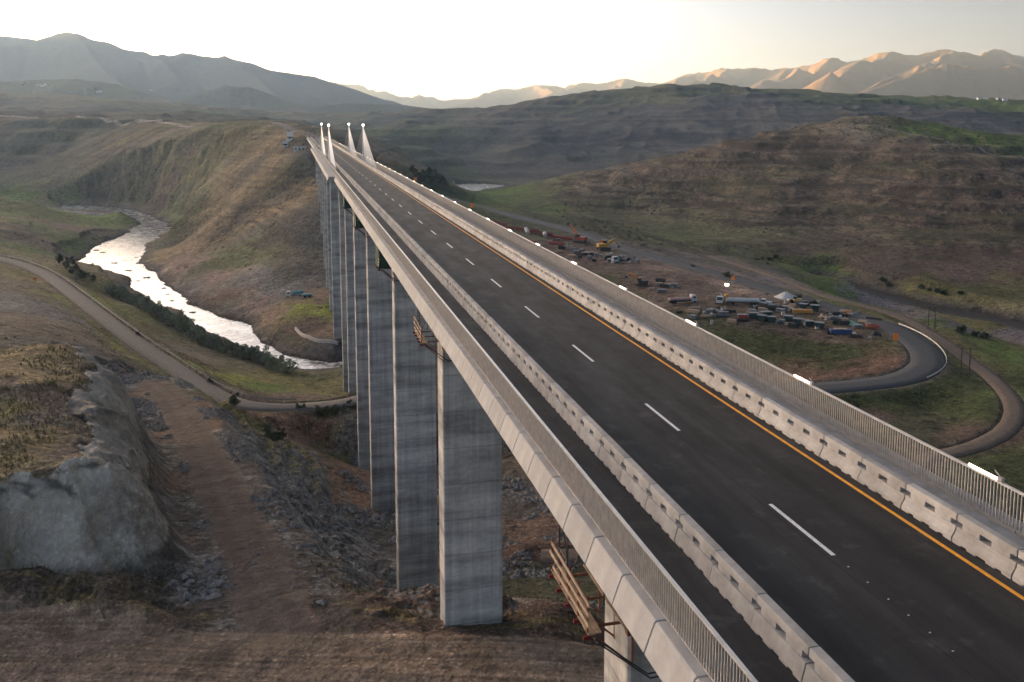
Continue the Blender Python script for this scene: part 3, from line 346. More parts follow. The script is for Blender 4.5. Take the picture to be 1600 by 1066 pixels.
    m = water < 60
    d = water[m]
    bank = RIV + np.where(d > 0, 0.16 * d + 0.012 * d * d, 0.10 * d)
    low = np.minimum(z[m], RIV + 0.4 + 0.42 * np.maximum(d, 0) + np.maximum(d - 14, 0) * 1.3)
    t = sstep(25, 0, d)
    z[m] = np.where(d > 0, np.maximum(low, bank * t + low * (1 - t)), np.maximum(bank, RIV - 2.0))
    return z, knob, water
def road_cut(x, y, z):
    """lays the road beds into the ground; returns the height and the distance to each road"""
    dist = {}
    for k, pts in ROADS.items():
        hw = HALF[k]
        a = np.array(pts); pad = 40
        m = (x > a[:, 0].min() - pad) & (x < a[:, 0].max() + pad) & (y > a[:, 1].min() - pad) & (y < a[:, 1].max() + pad)
        dd = np.full(x.shape, 1e3, np.float32)
        d, rz, t, side = seg_dist(x[m], y[m], pts)
        w = 1 - sstep(hw + 1.5, hw + 9 + .004 * np.hypot(x[m], y[m]), d)
        if k in ('haul',): tgt = rz
        elif k in ('ptrack', 'ltrack', 'etrack'): tgt = z[m]
        else: tgt = rz - 0.35 * (1 - sstep(hw + .2, hw + 1.2, d))
        z[m] = z[m] * (1 - w) + tgt * w
        dd[m] = d; dist[k] = dd
    return z, dist
def ground_z(x, y):
    xa = np.atleast_1d(np.asarray(x, np.float32)); ya = np.atleast_1d(np.asarray(y, np.float32))
    z, kn, wa = heights(xa, ya); z, _ = road_cut(xa, ya, z)
    return z
# ------------------------------------------------------------------ the ground sheet
def radii():
    r = [4.0]
    while r[-1] < 32000:
        q = r[-1]
        if q < 70: d = 1.4
        elif q < 118: d = .22
        elif q < 175: d = .32
        elif q < 200: d = .5
        elif q < 950: d = min(max(.42, 1.5 * q * q / (1424 * 96)), 3.2)
        elif q < 2600: d = q * .0045
        else: d = q * .0075
        r.append(q + d)
    return np.array(r)
def angles():
    fine = np.linspace(R(-36), R(36), 860)
    left = np.linspace(R(-110), R(-36), 75)[:-1]; right = np.linspace(R(36), R(110), 75)[1:]
    return np.concatenate([left, fine, right])
RR, AA = radii(), angles()
gr, ga = np.meshgrid(RR, AA, indexing='ij')
GX = (gr * np.sin(ga)).ravel().astype(np.float32); GY = (gr * np.cos(ga)).ravel().astype(np.float32)
GZ, KNOB, WATER = heights(GX, GY)
GZ, RD = road_cut(GX, GY, GZ)
NR, NA = gr.shape
# slope of the sheet, used to tell bare rock from soil
def slope_of(zf):
    z2 = zf.reshape(NR, NA); x2 = GX.reshape(NR, NA); y2 = GY.reshape(NR, NA)
    dr = np.gradient(z2, axis=0) / np.maximum(np.gradient(np.hypot(x2, y2), axis=0), 1e-6)
    da = np.gradient(z2, axis=1) / np.maximum(np.gradient(AA)[None, :] * np.hypot(x2, y2), 1e-6)
    return np.hypot(dr, da).ravel()
SL = slope_of(GZ)
# what covers the ground: places of known cover, blended with ragged edges
PAL = np.array(T['pal'], np.float32); PT = np.array(T['paint'], float)
pa, pb = _lp(PT[:, 0], PT[:, 1]); pc = PAL[PT[:, 2].astype(int)]
qa, qb = _lp(GX, GY)
j1 = fbm(qa * 60, qb * 60, 4, 101).astype(np.float32); j2 = fbm(qa * 60 + 50, qb * 60, 4, 102).astype(np.float32)
qa = (qa + .020 * j1).astype(np.float32); qb = (qb + .028 * j2).astype(np.float32)
COL = np.empty((len(GX), 3), np.float32)
paf, pbf = pa.astype(np.float32), pb.astype(np.float32)
for s in range(0, len(GX), 30000):
    d2 = (qa[s:s + 30000, None] - paf) ** 2 + ((qb[s:s + 30000, None] - pbf) * .75) ** 2 + 2e-6
    w = 1 / d2 ** 2.2; COL[s:s + 30000] = (w @ pc) / w.sum(1, keepdims=True)
def mixc(c, w):
    global COL
    w = np.clip(w, 0, 1)[:, None].astype(np.float32); COL = COL * (1 - w) + np.array(c, np.float32) * w
rdist = np.hypot(GX, GY)
# mottling of grass and soil at two sizes
nA = fbm(GX / 38, GY / 38, 4, 111); nB = fbm(GX / 9, GY / 9, 4, 112)
far = sstep(500, 1200, rdist)
lum = 1 + .28 * nA + .22 * nB * (1 - far * .6)
COL *= lum[:, None]
mixc((.10, .092, .036), sstep(.12, .5, fbm(GX / 60, GY / 60, 4, 113)) * .45 * sstep(250, 420, rdist) * (rdist < 1500))
# rock ledges where the hillsides steepen
led = sstep(.42, .8, SL) * sstep(420, 650, rdist) * (rdist < 2600)
mixc((.048, .040, .036), led * np.where(GX < 0, .3, .7))
bandz = fbm(GX / 400, GZ / 2.6, 2, 140)
mixc((.052, .042, .036), sstep(.2, .55, bandz) * .55 * sstep(520, 700, rdist) * (rdist < 2600) * sstep(RIV + 14, RIV + 30, GZ))
# slanting streaks of bare earth and dry grass over the hillsides
pr = -GX * .52 + GZ * .85 + 6 * fbm(GX / 70, GY / 70, 2, 78); al = GX * .85 + GZ * .52
stk = 1.25 * fbm(pr / 6.5, al / 75, 4, 143); hz_ = sstep(430, 600, rdist) * (rdist < 1500) * sstep(RIV + 8, RIV + 20, GZ)
mixc((.055, .045, .038), sstep(.05, .42, stk) * np.where(GX < 0, .15, .5) * hz_); mixc((.22, .165, .10), sstep(.10, .5, -stk) * .42 * hz_)
tz = GZ - GX * .012 + 3.2 * fbm(GX / 60, GY / 60, 3, 147) - GX * .02
str2 = fbm(GX / 100 + GY / 100, tz / 2.6, 4, 144, .65); rt = hz_ * sstep(20, 70, GX) * (1 - sstep(840, 960, rdist) * sstep(300, 360, GX))
mixc((.088, .064, .052), rt * .78 * (1 - .6 * sstep(RIV + 45, RIV + 22, GZ)))
mixc((.036, .027, .024), sstep(.02, .20, str2) * .85 * rt); mixc((.19, .145, .10), sstep(.12, .4, -str2) * .45 * rt)
stk3 = fbm(pr / 4.2, al / 38, 4, 155, .6); mixc((.038, .03, .026), sstep(.06, .36, stk3) * .42 * rt); mixc((.18, .135, .09), sstep(.12, .42, -stk3) * .4 * rt)
mixc((.03, .03, .022), sstep(.2, .36, fbm(GX / 4, GY / 7, 3, 156)) * .7 * rt)
mixc((.10, .098, .045), sstep(.15, .45, fbm(GX / 70, tz / 4, 3, 148)) * .35 * rt)
lf = hz_ * sstep(-60, -160, GX); st4 = fbm(GX / 190, tz / 1.5, 3, 158, .7); mixc((.06, .05, .04), sstep(.04, .3, st4) * .5 * lf); mixc((.15, .125, .08), sstep(.1, .4, -st4) * .35 * lf)
mixc((.062, .060, .056), (rdist > 1250) * (rdist < 3400) * .55 * sstep(420, 150, GX))
bt = (rdist > 1350) * (rdist < 2600); str3 = fbm(GX / 420 + GY / 420, GZ / 5.5, 3, 149, .65)
mixc((.045, .04, .042), sstep(.06, .35, str3) * .5 * bt); mixc((.12, .105, .075), sstep(.15, .45, -str3) * .5 * bt)
spk = fbm(GX / 5.5, GY / 9, 3, 145); mixc((.04, .04, .026), sstep(.22, .42, spk) * np.where(GX < 0, .25, .65) * hz_)
cl = fbm(GX / 60, GY / 600 + GZ / 90, 3, 146); mixc((.05, .045, .045), sstep(.1, .5, cl) * .5 * (rdist > 1350) * (rdist < 2600))
# distant mountains: pale dry grass
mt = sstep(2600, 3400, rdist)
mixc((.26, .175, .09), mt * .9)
mixc((.075, .078, .062), mt * .8 * sstep(300, -600, GX) * (rdist < 9000))  # left range painted darker, as if backlit
mixc((.13, .12, .06), mt * .3 * sstep(-.1, .4, fbm(GX / 900, GY / 900, 3, 141)) * (rdist < 8000))
# the cut rock knob
face = (KNOB == 2)
kx, ky = GX + 84, GY - 132; klat = np.arctan2(kx, -ky) * 34 + 2.5 * fbm(GX / 8, GY / 8, 3, 125); krad = np.hypot(kx, ky)
streak = fbm(GX / 3.2, GY / 3.2, 4, 121); streak2 = .75 * fbm(klat / 5.5, krad / 22, 4, 122, .6) + .45 * fbm(klat / 16, krad / 18, 2, 126)  # broad streak tones imitate shading of the rock's folds
rockc = np.stack([.325 + .06 * streak + .17 * streak2, .292 + .06 * streak + .16 * streak2, .25 + .05 * streak + .13 * streak2], 1)
stn = sstep(.08, .4, fbm(GX / 6, GZ / 9 + GY / 14, 3, 123))[:, None]; rockc = rockc * (1 - stn * .5) + np.array([.17, .135, .10]) * stn * .5
crk = 1.3 * sstep(.70, .86, ridged(GX / 9, GY / 9 + GZ / 5, 3, 124, .6))[:, None]; rockc = rockc * (1 - crk * .5)
side = sstep(15, 36, GX - (-70) + (GY - 105) * .42 + 8 * nB)      # towards the haul road the face is broken rubble
rub = np.stack([.098 + .05 * nB, .09 + .046 * nB, .083 + .042 * nB], 1)
rockc = rockc * (1 - side[:, None] * .55) + rub * side[:, None] * .55
COL = np.where(face[:, None], rockc.astype(np.float32), COL)
rim = (KNOB == 1)
# earth tracks
def track(k, c, edge, wob=1.2, amount=1.0):
    d = RD[k] + wob * fbm(GX / 6, GY / 6, 3, 131)
    mixc(c, (1 - sstep(HALF[k] - edge, HALF[k] + edge, d)) * amount)
hs = np.zeros(len(GX), np.float32); mm = (rdist < 260) & (GX > -120) & (GX < 10); hs[mm] = seg_dist(GX[mm], GY[mm], T['haul'])[3]
rw = (hs < 0) * sstep(6.5, 9.5, RD['haul'] + 1.2 * nB) * sstep(34, 27, RD['haul'] + 3 * nB) * sstep(.28, .55, SL) * (rdist < 215) * (GZ < -39)
COL = COL * (1 - rw[:, None]) + (np.array([.20, .19, .175]) * (1 + .45 * fbm(GX / 5, GY / 9 + GZ / 3, 4, 159) + .25 * nB)[:, None] * rw[:, None]).astype(np.float32)
hb = sstep(3.0, 4.2, RD['haul'] + .8 * nB) * np.where(hs < 0, sstep(10, 6.5, RD['haul']), sstep(17, 9, RD['haul'])) * (rdist < 235) * (GZ < -37.2)
hn = fbm(GX / 2.4, GY / 2.4, 3, 127)
mixc((.068, .060, .054), hb * .85 * (KNOB != 1)); mixc((.20, .19, .175), hb * sstep(.12, .4, hn) * .6); mixc((.16, .095, .06), hb * sstep(.25, .5, fbm(GX / 11, GY / 20, 2, 128)) * .5)
mixc((.085, .07, .055), (1 - sstep(HALF['gravel'] + .5, HALF['gravel'] + 4.5, RD['gravel'])) * .8)
mixc((.10, .075, .058), (1 - sstep(HALF['track'] + .3, HALF['track'] + 3.0, RD['track'])) * .6)
mixc((.10, .09, .08), (1 - sstep(HALF['asphalt'] + .3, HALF['asphalt'] + 4.0 + 2 * nA, RD['asphalt'])) * .8)
track('haul', (.108, .086, .074), .5, .8)
mixc((.085, .06, .048), (1 - sstep(.3, 1.3, np.abs(RD['haul'] - 1.6) + .4 * nB)) * .5)
track('etrack', (.22, .19, .165), 2.5)
track('ptrack', (.20, .155, .125), 1.5)
track('ltrack', (.27, .225, .19), 2.0)
# working yard of trodden soil
m = (rdist > 200) & (rdist < 650) & (GX > 0)
yd = np.full(GX.shape, 99, np.float32); yd[m] = poly_sd(GX[m], GY[m], T['yard'])
mixc((.125, .09, .07), sstep(5, -4, yd + 7 * nB + 4 * nA) * .8)
# gravel and mud along the rivers
mixc((.075, .066, .06), sstep(9, 2, WATER + 4 * nB) * .85 * sstep(-.35, .25, nA + .3))
mixc((.045, .038, .034), sstep(2.0, .3, WATER))
# wheel marks on the broad dirt road below the camera
ed = np.interp(GX, [p[0] for p in T['droad']], [p[1] for p in T['droad']]).astype(np.float32) + .7 * fbm(GX / 5, GY / 5, 3, 152)
dr = sstep(1.2, -.8, GY - ed) * (rdist < 140)
mixc((.185, .136, .098), dr)
bk = sstep(4, 8, RD['haul'] + 1.5 * nB) * sstep(0, 1.5, GY - ed) * sstep(9, 4, GY - ed) * (rdist < 140)
mixc((.075, .058, .044), bk * .75); mixc((.15, .115, .05), bk * sstep(.05, .4, fbm(GX / 3.5, GY / 1.5, 3, 153)) * .7)
rdm = dr > .5
ln = fbm(GX / 30 + 3, (GY + GX * .06 + 1.2 * fbm(GX / 25, GY / 25, 2, 157)) / .5, 4, 151, .65)
mixc((.33, .25, .185), np.where(rdm, sstep(.10, .42, ln) * .5, 0)); mixc((.075, .053, .042), np.where(rdm, sstep(.08, .42, -ln) * .45, 0))
mixc((.21, .15, .12), np.where(rdm, sstep(.1, .5, fbm(GX / 9, GY / 3, 4, 154)) * .5, 0))
DET = np.ones(len(GX), np.float32)
DET = DET * (1 - .4 * dr) * (1 - .75 * (1 - sstep(HALF['haul'] - 1, HALF['haul'] + 1, RD['haul'])))
DET = np.where(face, .22 + .7 * np.clip(side, 0, 1), DET).astype(np.float32)
COL = np.clip(COL, .012, .8)
# ---- ground material
gm = bpy.data.materials.new('soil and grass'); gm.use_nodes = True
nt = gm.node_tree; bs = nt.nodes['Principled BSDF']; bs.inputs['Roughness'].default_value = .96; bs.inputs['Specular IOR Level'].default_value = .15
at = nt.nodes.new('ShaderNodeVertexColor'); at.layer_name = 'cover'
geo = nt.nodes.new('ShaderNodeNewGeometry')
def noise(scale, detail=6, rough=.65):
    n = nt.nodes.new('ShaderNodeTexNoise'); n.inputs['Scale'].default_value = scale; n.inputs['Detail'].default_value = detail; n.inputs['Roughness'].default_value = rough
    nt.links.new(geo.outputs['Position'], n.inputs['Vector']); return n
def ramp(fac, p0, v0, p1, v1):
    r = nt.nodes.new('ShaderNodeMapRange'); r.inputs['From Min'].default_value = p0; r.inputs['From Max'].default_value = p1; r.inputs['To Min'].default_value = v0; r.inputs['To Max'].default_value = v1
    nt.links.new(fac, r.inputs['Value']); return r.outputs['Result']
def mul(a, b_):
    r = nt.nodes.new('ShaderNodeMath'); r.operation = 'MULTIPLY'; nt.links.new(a, r.inputs[0]); nt.links.new(b_, r.inputs[1]); return r.outputs[0]
nA_, nB_, nC_ = noise(1.7), noise(.33), noise(.045)
vo = nt.nodes.new('ShaderNodeTexVoronoi'); vo.inputs['Scale'].default_value = 1.1; nt.links.new(geo.outputs['Position'], vo.inputs['Vector'])
def spots(scale, rad, keep, gain):
    v = nt.nodes.new('ShaderNodeTexVoronoi'); v.inputs['Scale'].default_value = scale; nt.links.new(geo.outputs['Position'], v.inputs['Vector'])
    s_ = nt.nodes.new('ShaderNodeSeparateColor'); nt.links.new(v.outputs['Color'], s_.inputs['Color'])
    r1 = nt.nodes.new('ShaderNodeMapRange'); r1.inputs['From Min'].default_value = rad; r1.inputs['From Max'].default_value = rad * .72; nt.links.new(v.outputs['Distance'], r1.inputs['Value'])
    r2 = nt.nodes.new('ShaderNodeMapRange'); r2.inputs['From Min'].default_value = keep; r2.inputs['From Max'].default_value = min(1, keep + .2); nt.links.new(s_.outputs['Green'], r2.inputs['Value'])
    k_ = nt.nodes.new('ShaderNodeMath'); k_.operation = 'MULTIPLY_ADD'; k_.inputs[1].default_value = gain - 1; k_.inputs[2].default_value = 1.0
    nt.links.new(mul(r1.outputs['Result'], r2.outputs['Result']), k_.inputs[0]); return k_.outputs[0]
vsep = nt.nodes.new('ShaderNodeSeparateColor'); nt.links.new(vo.outputs['Color'], vsep.inputs['Color'])
fs_ = [spots(1.5, .36, .55, 1.85), spots(.55, .40, .55, .50), spots(.17, .36, .5, .55), spots(3.6, .40, .5, .6), ramp(nA_.outputs['Fac'], .3, .45, .7, 1.6), ramp(vsep.outputs['Red'], 0, .80, 1, 1.22), ramp(nB_.outputs['Fac'], .3, .62, .7, 1.4), ramp(nC_.outputs['Fac'], .3, .78, .7, 1.22)]
f = fs_[0]
for g_ in fs_[1:]: f = mul(f, g_)
fm = nt.nodes.new('ShaderNodeMix'); fm.data_type = 'FLOAT'; fm.inputs['A'].default_value = 1.0; nt.links.new(at.outputs['Alpha'], fm.inputs['Factor']); nt.links.new(f, fm.inputs['B']); f = fm.outputs['Result']
vm = nt.nodes.new('ShaderNodeVectorMath'); vm.operation = 'SCALE'
nt.links.new(at.outputs['Color'], vm.inputs[0]); nt.links.new(f, vm.inputs['Scale']); nt.links.new(vm.outputs['Vector'], bs.inputs['Base Color'])
b1 = nt.nodes.new('ShaderNodeBump'); b1.inputs['Strength'].default_value = .7; b1.inputs['Distance'].default_value = .35; nt.links.new(nA_.outputs['Fac'], b1.inputs['Height']); nt.links.new(at.outputs['Alpha'], b1.inputs['Strength'])
b2 = nt.nodes.new('ShaderNodeBump'); b2.inputs['Strength'].default_value = .7; b2.inputs['Distance'].default_value = 1.6; nt.links.new(nB_.outputs['Fac'], b2.inputs['Height']); nt.links.new(b1.outputs['Normal'], b2.inputs['Normal'])
b3 = nt.nodes.new('ShaderNodeBump'); b3.inputs['Strength'].default_value = .5; b3.inputs['Distance'].default_value = 7; nt.links.new(nC_.outputs['Fac'], b3.inputs['Height']); nt.links.new(b2.outputs['Normal'], b3.inputs['Normal'])
nt.links.new(b3.outputs['Normal'], bs.inputs['Normal'])
def sheet(name, rows):
    """the rings of the ground between two radii, as one mesh"""
    a, b = rows; n = b - a
    idx = np.arange(a * NA, b * NA)
    me = bpy.data.meshes.new(name)
    me.vertices.add(n * NA); me.vertices.foreach_set('co', np.stack([GX[idx], GY[idx], GZ[idx]], 1).astype(np.float32).ravel())
    i, j = np.meshgrid(np.arange(n - 1), np.arange(NA - 1), indexing='ij')
    q = np.stack([i * NA + j, i * NA + j + 1, (i + 1) * NA + j + 1, (i + 1) * NA + j], -1).reshape(-1, 4)[:, ::-1]
    nf = len(q); me.loops.add(nf * 4); me.loops.foreach_set('vertex_index', q.ravel().astype(np.int32))
    me.polygons.add(nf); me.polygons.foreach_set('loop_start', np.arange(0, nf * 4, 4, dtype=np.int32)); me.polygons.foreach_set('loop_total', np.full(nf, 4, np.int32))
    me.polygons.foreach_set('use_smooth', np.ones(nf, bool))
    me.update(calc_edges=True)
    ca = me.color_attributes.new('cover', 'FLOAT_COLOR', 'POINT'); ca.data.foreach_set('color', np.c_[COL[idx], DET[idx]].astype(np.float32).ravel())
    me.materials.append(gm); o = bpy.data.objects.new(name, me); C.objects.link(o); o['kind'] = 'structure'
    return o
cut1 = int(np.searchsorted(RR, 2400))
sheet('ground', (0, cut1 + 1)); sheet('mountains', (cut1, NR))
# ---- roads: ribbons on their beds
m_gravel = mat('grey gravel', (.135, .12, .108), .95, var=.35, vscale=1.2, bump=.5, bscale=6)
m_asph2 = mat('worn asphalt', (.048, .050, .054), .8, var=.25, vscale=.7, bump=.2, bscale=20)
m_dirt2 = mat('track soil', (.125, .092, .07), .95, var=.35, vscale=1.0, bump=.5, bscale=6)
def ribbon(name, pts, hw, m, lift=.06, twin=None):
    p = np.array(pts); t = np.gradient(p[:, :2], axis=0); t /= np.linalg.norm(t, axis=1)[:, None]; nrm = np.c_[t[:, 1], -t[:, 0]]
    offs = [-hw - .25, -hw, -hw * .33, hw * .33, hw, hw + .25]; drop = [-.45, 0, .05, .05, 0, -.45]
    vs = []; n = len(p)
    for k in range(n):
        e = .35 * math.sin(k * 1.7) * .6
        for o, dz in zip(offs, drop): vs.append((p[k, 0] + nrm[k, 0] * (o + e * .3), p[k, 1] + nrm[k, 1] * (o + e * .3), p[k, 2] + lift + dz))
    w = len(offs); fs = [(k * w + j, k * w + j + 1, (k + 1) * w + j + 1, (k + 1) * w + j) for k in range(n - 1) for j in range(w - 1)]
    b = MB(); b.add(vs, fs); o = b.build(name, m, smooth=True); o['kind'] = 'structure'; return o
ribbon('gravel_road', smooth_path(T['gravel'], 3), HALF['gravel'], m_gravel)
ribbon('asphalt_road', smooth_path(T['asphalt'], 3), HALF['asphalt'], m_asph2)
ribbon('dirt_track', smooth_path(T['track'], 3), HALF['track'], m_dirt2)
# ---- rivers: water sheets lying in their beds
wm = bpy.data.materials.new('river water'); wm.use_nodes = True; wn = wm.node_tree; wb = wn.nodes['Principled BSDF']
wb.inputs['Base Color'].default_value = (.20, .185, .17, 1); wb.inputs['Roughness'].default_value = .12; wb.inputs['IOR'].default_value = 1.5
wg = wn.nodes.new('ShaderNodeNewGeometry'); w1 = wn.nodes.new('ShaderNodeTexNoise'); w1.inputs['Scale'].default_value = .45; w1.inputs['Detail'].default_value = 5
wn.links.new(wg.outputs['Position'], w1.inputs['Vector']); wbp = wn.nodes.new('ShaderNodeBump'); wbp.inputs['Strength'].default_value = .5; wbp.inputs['Distance'].default_value = .25
wn.links.new(w1.outputs['Fac'], wbp.inputs['Height']); wn.links.new(wbp.outputs['Normal'], wb.inputs['Normal'])
wm2 = wm.copy(); wm2.name = 'hill reflection water'; wm2.node_tree.nodes['Principled BSDF'].inputs['Base Color'].default_value = (.045, .04, .036, 1); wm2.node_tree.nodes['Principled BSDF'].inputs['IOR'].default_value = 1.15; wm2.node_tree.nodes['Principled BSDF'].inputs['Specular IOR Level'].default_value = .15; wm2.node_tree.nodes['Principled BSDF'].inputs['Roughness'].default_value = .35  # dark base colour stands in for the hillside's reflection
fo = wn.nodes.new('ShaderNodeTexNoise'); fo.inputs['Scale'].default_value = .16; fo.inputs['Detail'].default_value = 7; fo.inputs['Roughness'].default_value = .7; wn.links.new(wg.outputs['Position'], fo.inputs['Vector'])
fr_ = wn.nodes.new('ShaderNodeValToRGB'); fr_.color_ramp.elements[0].position = .47; fr_.color_ramp.elements[0].color = (.16, .15, .135, 1); fr_.color_ramp.elements[1].position = .58; fr_.color_ramp.elements[1].color = (.70, .68, .65, 1)  # pale patches: foam, and sky sheen painted into the water colour
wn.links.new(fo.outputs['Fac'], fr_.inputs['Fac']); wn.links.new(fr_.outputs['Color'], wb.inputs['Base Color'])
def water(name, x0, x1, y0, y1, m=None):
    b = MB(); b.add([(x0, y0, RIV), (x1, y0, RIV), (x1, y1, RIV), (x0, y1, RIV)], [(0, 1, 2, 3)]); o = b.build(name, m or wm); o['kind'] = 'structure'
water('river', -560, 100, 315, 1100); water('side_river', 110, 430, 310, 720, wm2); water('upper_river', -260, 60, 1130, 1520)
# ------------------------------------------------------------------ the bridge
m_pier = bpy.data.materials.new('pier concrete'); m_pier.use_nodes = True
def pier_nodes():
    nt = m_pier.node_tree; b = nt.nodes['Principled BSDF']; b.inputs['Roughness'].default_value = .9; b.inputs['Specular IOR Level'].default_value = .2
    tc = nt.nodes.new('ShaderNodeTexCoord'); L = nt.links.new
    def nz(scale, mp, det=5):
        m = nt.nodes.new('ShaderNodeMapping'); m.inputs['Scale'].default_value = mp; L(tc.outputs['Object'], m.inputs['Vector'])
        n = nt.nodes.new('ShaderNodeTexNoise'); n.inputs['Scale'].default_value = scale; n.inputs['Detail'].default_value = det; n.inputs['Roughness'].default_value = .6; L(m.outputs['Vector'], n.inputs['Vector']); return n.outputs['Fac']
    def rmp(f, a, va, c, vc):
        r = nt.nodes.new('ShaderNodeMapRange'); r.inputs[1].default_value = a; r.inputs[2].default_value = c; r.inputs[3].default_value = va; r.inputs[4].default_value = vc; L(f, r.inputs[0]); return r.outputs[0]
    def ml(a, c):
        r = nt.nodes.new('ShaderNodeMath'); r.operation = 'MULTIPLY'; L(a, r.inputs[0]); L(c, r.inputs[1]); return r.outputs[0]
    pour = rmp(nz(1.0, (.10, .10, .55), 6), .34, .60, .66, 1.32)          # lifts of concrete poured one over the other
    runs = rmp(nz(1.0, (1.3, 1.3, .06), 5), .3, .74, .7, 1.2)          # rain streaks
    fine = rmp(nz(2.2, (1, 1, 1), 6), .3, .88, .7, 1.1)
    sp = nt.nodes.new('ShaderNodeSeparateXYZ'); L(tc.outputs['Object'], sp.inputs[0])
    mz = nt.nodes.new('ShaderNodeMath'); mz.operation = 'PINGPONG'; mz.inputs[1].default_value = 1.9; L(sp.outputs['Z'], mz.inputs[0])
    joint = rmp(mz.outputs[0], 0.0, .66, .09, 1.0)
    mx = nt.nodes.new('ShaderNodeMath'); mx.operation = 'PINGPONG'; mx.inputs[1].default_value = 1.22; L(sp.outputs['X'], mx.inputs[0])
    jv = rmp(mx.outputs[0], 0.0, .90, .05, 1.0)
    k = ml(ml(ml(ml(pour, runs), fine), joint), jv)
    v = nt.nodes.new('ShaderNodeVectorMath'); v.operation = 'SCALE'; v.inputs[0].default_value = (.39, .372, .35); L(k, v.inputs['Scale']); L(v.outputs['Vector'], b.inputs['Base Color'])
    bp = nt.nodes.new('ShaderNodeBump'); bp.inputs['Strength'].default_value = .5; bp.inputs['Distance'].default_value = .06; L(k, bp.inputs['Height']); L(bp.outputs['Normal'], b.inputs['Normal'])
pier_nodes()
m_conc = mat('pale precast concrete', (.345, .335, .325), .82, var=.18, vscale=1.3, bump=.12, bscale=30)
m_conc2 = mat('barrier concrete', (.375, .355, .335), .85, var=.28, vscale=1.6, bump=.08, bscale=24, col2=(.28, .262, .242))
m_soff = mat('deck concrete', (.30, .285, .265), .9, var=.3, vscale=.6)
m_walk = mat('walkway concrete', (.30, .295, .29), .9, var=.3, vscale=1.2)
m_rail = mat('galvanised steel', (.42, .39, .365), .55, metal=.35, var=.25, vscale=3.0)
m_top = mat('bright handrail', (.66, .64, .62), .38, metal=.5, var=.15, vscale=2.0)
m_white = mat('white road paint', (.74, .74, .74), .6, var=.22, vscale=5.0)
m_orange = mat('orange road paint', (.80, .35, .02), .6, var=.25, vscale=3.0)
m_stud = mat('glass stud', (.42, .42, .40), .3)
m_lamp = mat('lit lamp tube', (.9, .85, .75), .4, emit=((1.0, .80, .62), 2.0))
m_bulb = mat('lit mast lamp', (.9, .9, .85), .4, emit=((1.0, .90, .72), 4.0))
m_stay = mat('white cable sheath', (.78, .77, .76), .5)
m_mast = mat('painted mast', (.62, .61, .60), .6)
m_wood = mat('timber planks', (.36, .26, .18), .85, var=.35, vscale=2.5)
m_red = mat('red painted steel', (.16, .022, .018), .6, var=.3, vscale=4)
m_dark = mat('dark steel', (.045, .043, .042), .6, metal=.4)
m_rust = mat('rusty steel', (.20, .085, .045), .8, var=.4, vscale=4)
m_net = mat('dark green netting', (.022, .060, .042), .9, var=.4, vscale=3, bump=.4, bscale=12)
m_road = bpy.data.materials.new('bridge asphalt'); m_road.use_nodes = True
